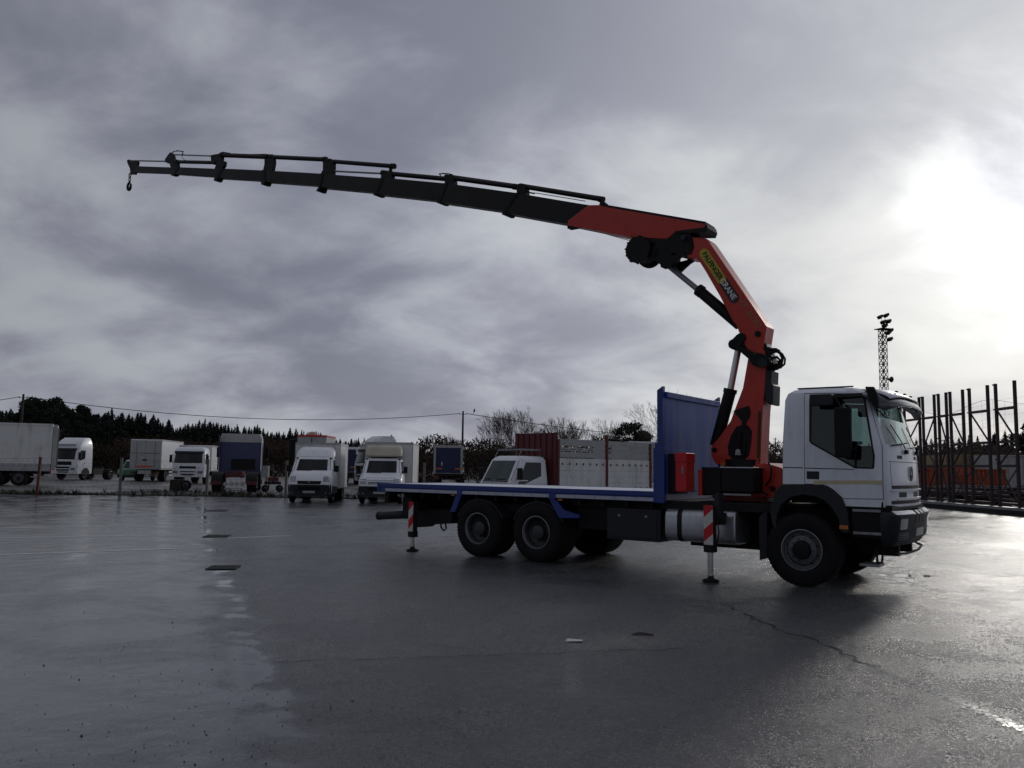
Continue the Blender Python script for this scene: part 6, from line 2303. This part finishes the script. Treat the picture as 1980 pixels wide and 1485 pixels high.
# dense wood and scrub filling the hillside: one mass
rnd = random.Random(5)
mb = MB()
for i in range(60000):
    px = rnd.uniform(-60, 2050)
    _, py, Y = ridge_at(px)
    f = rnd.random() ** .7
    yy = Y - 74 + 74 * f
    # ground height on the slope
    topz = max(1.5, W(px, py + 14, Y).z - 5.0)
    fr = (yy - (Y - 75)) / 75
    gz = topz * (fr * 1.1 if fr < .5 else .55 + .9 * (fr - .5))
    hh = (3.8 + 3.2 * math.sin(px * .021) * math.sin(px * .0063 + 1)) * (.6 + .4 * math.sin(px * .11 + yy * .3) ** 2)
    if 700 < px < 1640:
        hh *= 1.0
    z = gz + hh * rnd.random() ** .6
    x = W(px, py, yy).x
    s = .55 * rnd.uniform(.4, 1.4)
    a = Vector((rnd.gauss(0, 1), rnd.gauss(0, .6), rnd.gauss(0, 1))).normalized()
    b = a.orthogonal().normalized()
    c = Vector((x, yy, z))
    mb.add([c + a * s, c - a * s * .6 + b * s * .7, c - a * s * .5 - b * s * .7], [(0, 1, 2)])
tag(mb.build('hillside_wood', SCRUB, smooth=0, recalc=False), 'dark brown winter wood covering the far hillside', 'wood', kind='stuff')

# hedge band closing the gravel lot
mb = MB()
for i in range(52000):
    px = rnd.uniform(-60, 2050)
    Y = 118 + 10 * rnd.random()
    top = {True: 862, False: 872}[px < 560]
    top = 866 + 8 * math.sin(px * .02) + 6 * math.sin(px * .057 + 1) - (12 if 690 < px < 1280 else 0)
    zt = W(px, top, 118).z
    z = zt * (rnd.random() ** .75) * rnd.uniform(.85, 1.06)
    x = W(px, 900, Y).x
    s = .22 * rnd.uniform(.4, 1.6)
    a = Vector((rnd.gauss(0, .5), rnd.gauss(0, .5), rnd.gauss(0, 1.2))).normalized()
    b = a.orthogonal().normalized()
    c = Vector((x, Y, z))
    mb.add([c + a * s * 1.6, c - a * s + b * s * .4, c - a * s * .9 - b * s * .4], [(0, 1, 2)])
tag(mb.build('hedge', SCRUB, smooth=0, recalc=False), 'tall tangled brown hedge along the back of the gravel lot', 'hedge', kind='stuff')

# --- big pines at the left
p = W(83, 905, 96)
round_pine(3, (p.x, 96, 0), W(83, 763, 96).z, 'large round topped pine just right of the left pole', 3.1, 30, 14000, .17, .33, wide=1.05)
for k, (px, tp, Y, r_, lab) in enumerate(((22, 786, 104, 3.0, 'broad dark pine left of the left pole'), (58, 779, 92, 2.2, 'smaller pine crown right behind the left pole'),
                                          (125, 783, 112, 2.4, 'pine with pointed top right of the large round pine'), (165, 779, 120, 2.6, 'double topped pine over the white tractor unit'),
                                          (-30, 795, 100, 3.0, 'pine at the left picture edge'), (205, 800, 125, 2.8, 'low pine over the green van'))):
    p = W(px, 905, Y)
    round_pine(20 + k, (p.x, Y, 0), W(px, tp, Y).z, lab, r_, 22, 8000, .17, .25)
# --- dark round evergreen and bare trees in the middle
p = W(1228, 905, 92)
round_pine(9, (p.x, 92, 0), W(1228, 797, 92).z, 'dense dark dome shaped evergreen left of the blue headboard', 2.7, 40, 16000, .13, .12)
for seed, px, tp, Y, lab, sp, dp, up in ((11, 997, 783, 78, 'big leafless tree behind the red headboard of the small truck', .72, 7, .18),
                                     (12, 1105, 801, 88, 'rounded leafless tree over the dropside gates', .66, 7, .18),
                                     (13, 1188, 806, 96, 'thin leafless tree left of the dark dome evergreen', .7, 6, .15),
                                     (14, 1300, 752, 84, 'tall leafless tree rising behind the blue headboard', .95, 7, .14),
                                     (15, 1360, 758, 88, 'leafless tree behind the right end of the headboard', .95, 7, .14),
                                     (16, 862, 834, 130, 'small far leafless tree left of the middle pole', .9, 6, .16),
                                     (17, 1510, 850, 92, 'leafless scrubby tree between crane column and cab', 1.0, 6, .14),
                                     (18, 1800, 845, 88, 'leafless tree behind the steel frames beside the cab', 1.0, 6, .14)):
    p = W(px, 905, Y)
    bare_tree(seed, (p.x, Y, 0), W(px, tp, Y).z, lab, spread=sp, depth=dp, up=up, tf=.22)
p = W(925, 905, 66)
bare_tree(31, (p.x, 66, 0), W(925, 828, 66).z, 'dead pollarded trunk with bent stubs right of the middle pole', spread=1.25, depth=3, up=.1, m=BARKD, name='dead_tree', tf=.45)
p = W(1972, 905, 70)
k0 = random.Random(1)
round_pine(44, (p.x + 1, 70, 0), W(1972, 812, 70).z, 'dark evergreen at the right picture edge', 2.0, 22, 8000, .15, .1)
# brush in the middle gap
for k, (px, tp, Y, lab) in enumerate(((930, 850, 74, 'tangled brown bush behind the blue truck rear'), (1160, 852, 80, 'brown bush behind the dropside gates'), (790, 858, 95, 'brown bush right of the second van'))):
    p = W(px, 905, Y)
    rr = random.Random(70 + k)
    t = thing('bush', lab, 'bush', (p.x, Y, 0))
    h = W(px, tp, Y).z
    cs = [(rr.uniform(-3, 3), rr.uniform(-1, 1), h * rr.uniform(.3, .75), h * .3) for _ in range(14)]
    leaf_cloud(MB(), cs, 5000, .10, rr).build('foliage', SCRUB, t, smooth=0, recalc=False)
    st = MB()
    for c in cs:
        st.tube([(c[0] * .6, 0, 0), (c[0], c[1], c[2] + c[3])], [.05, .015], 4)
    st.build('stem', BARKD, t, recalc=False)
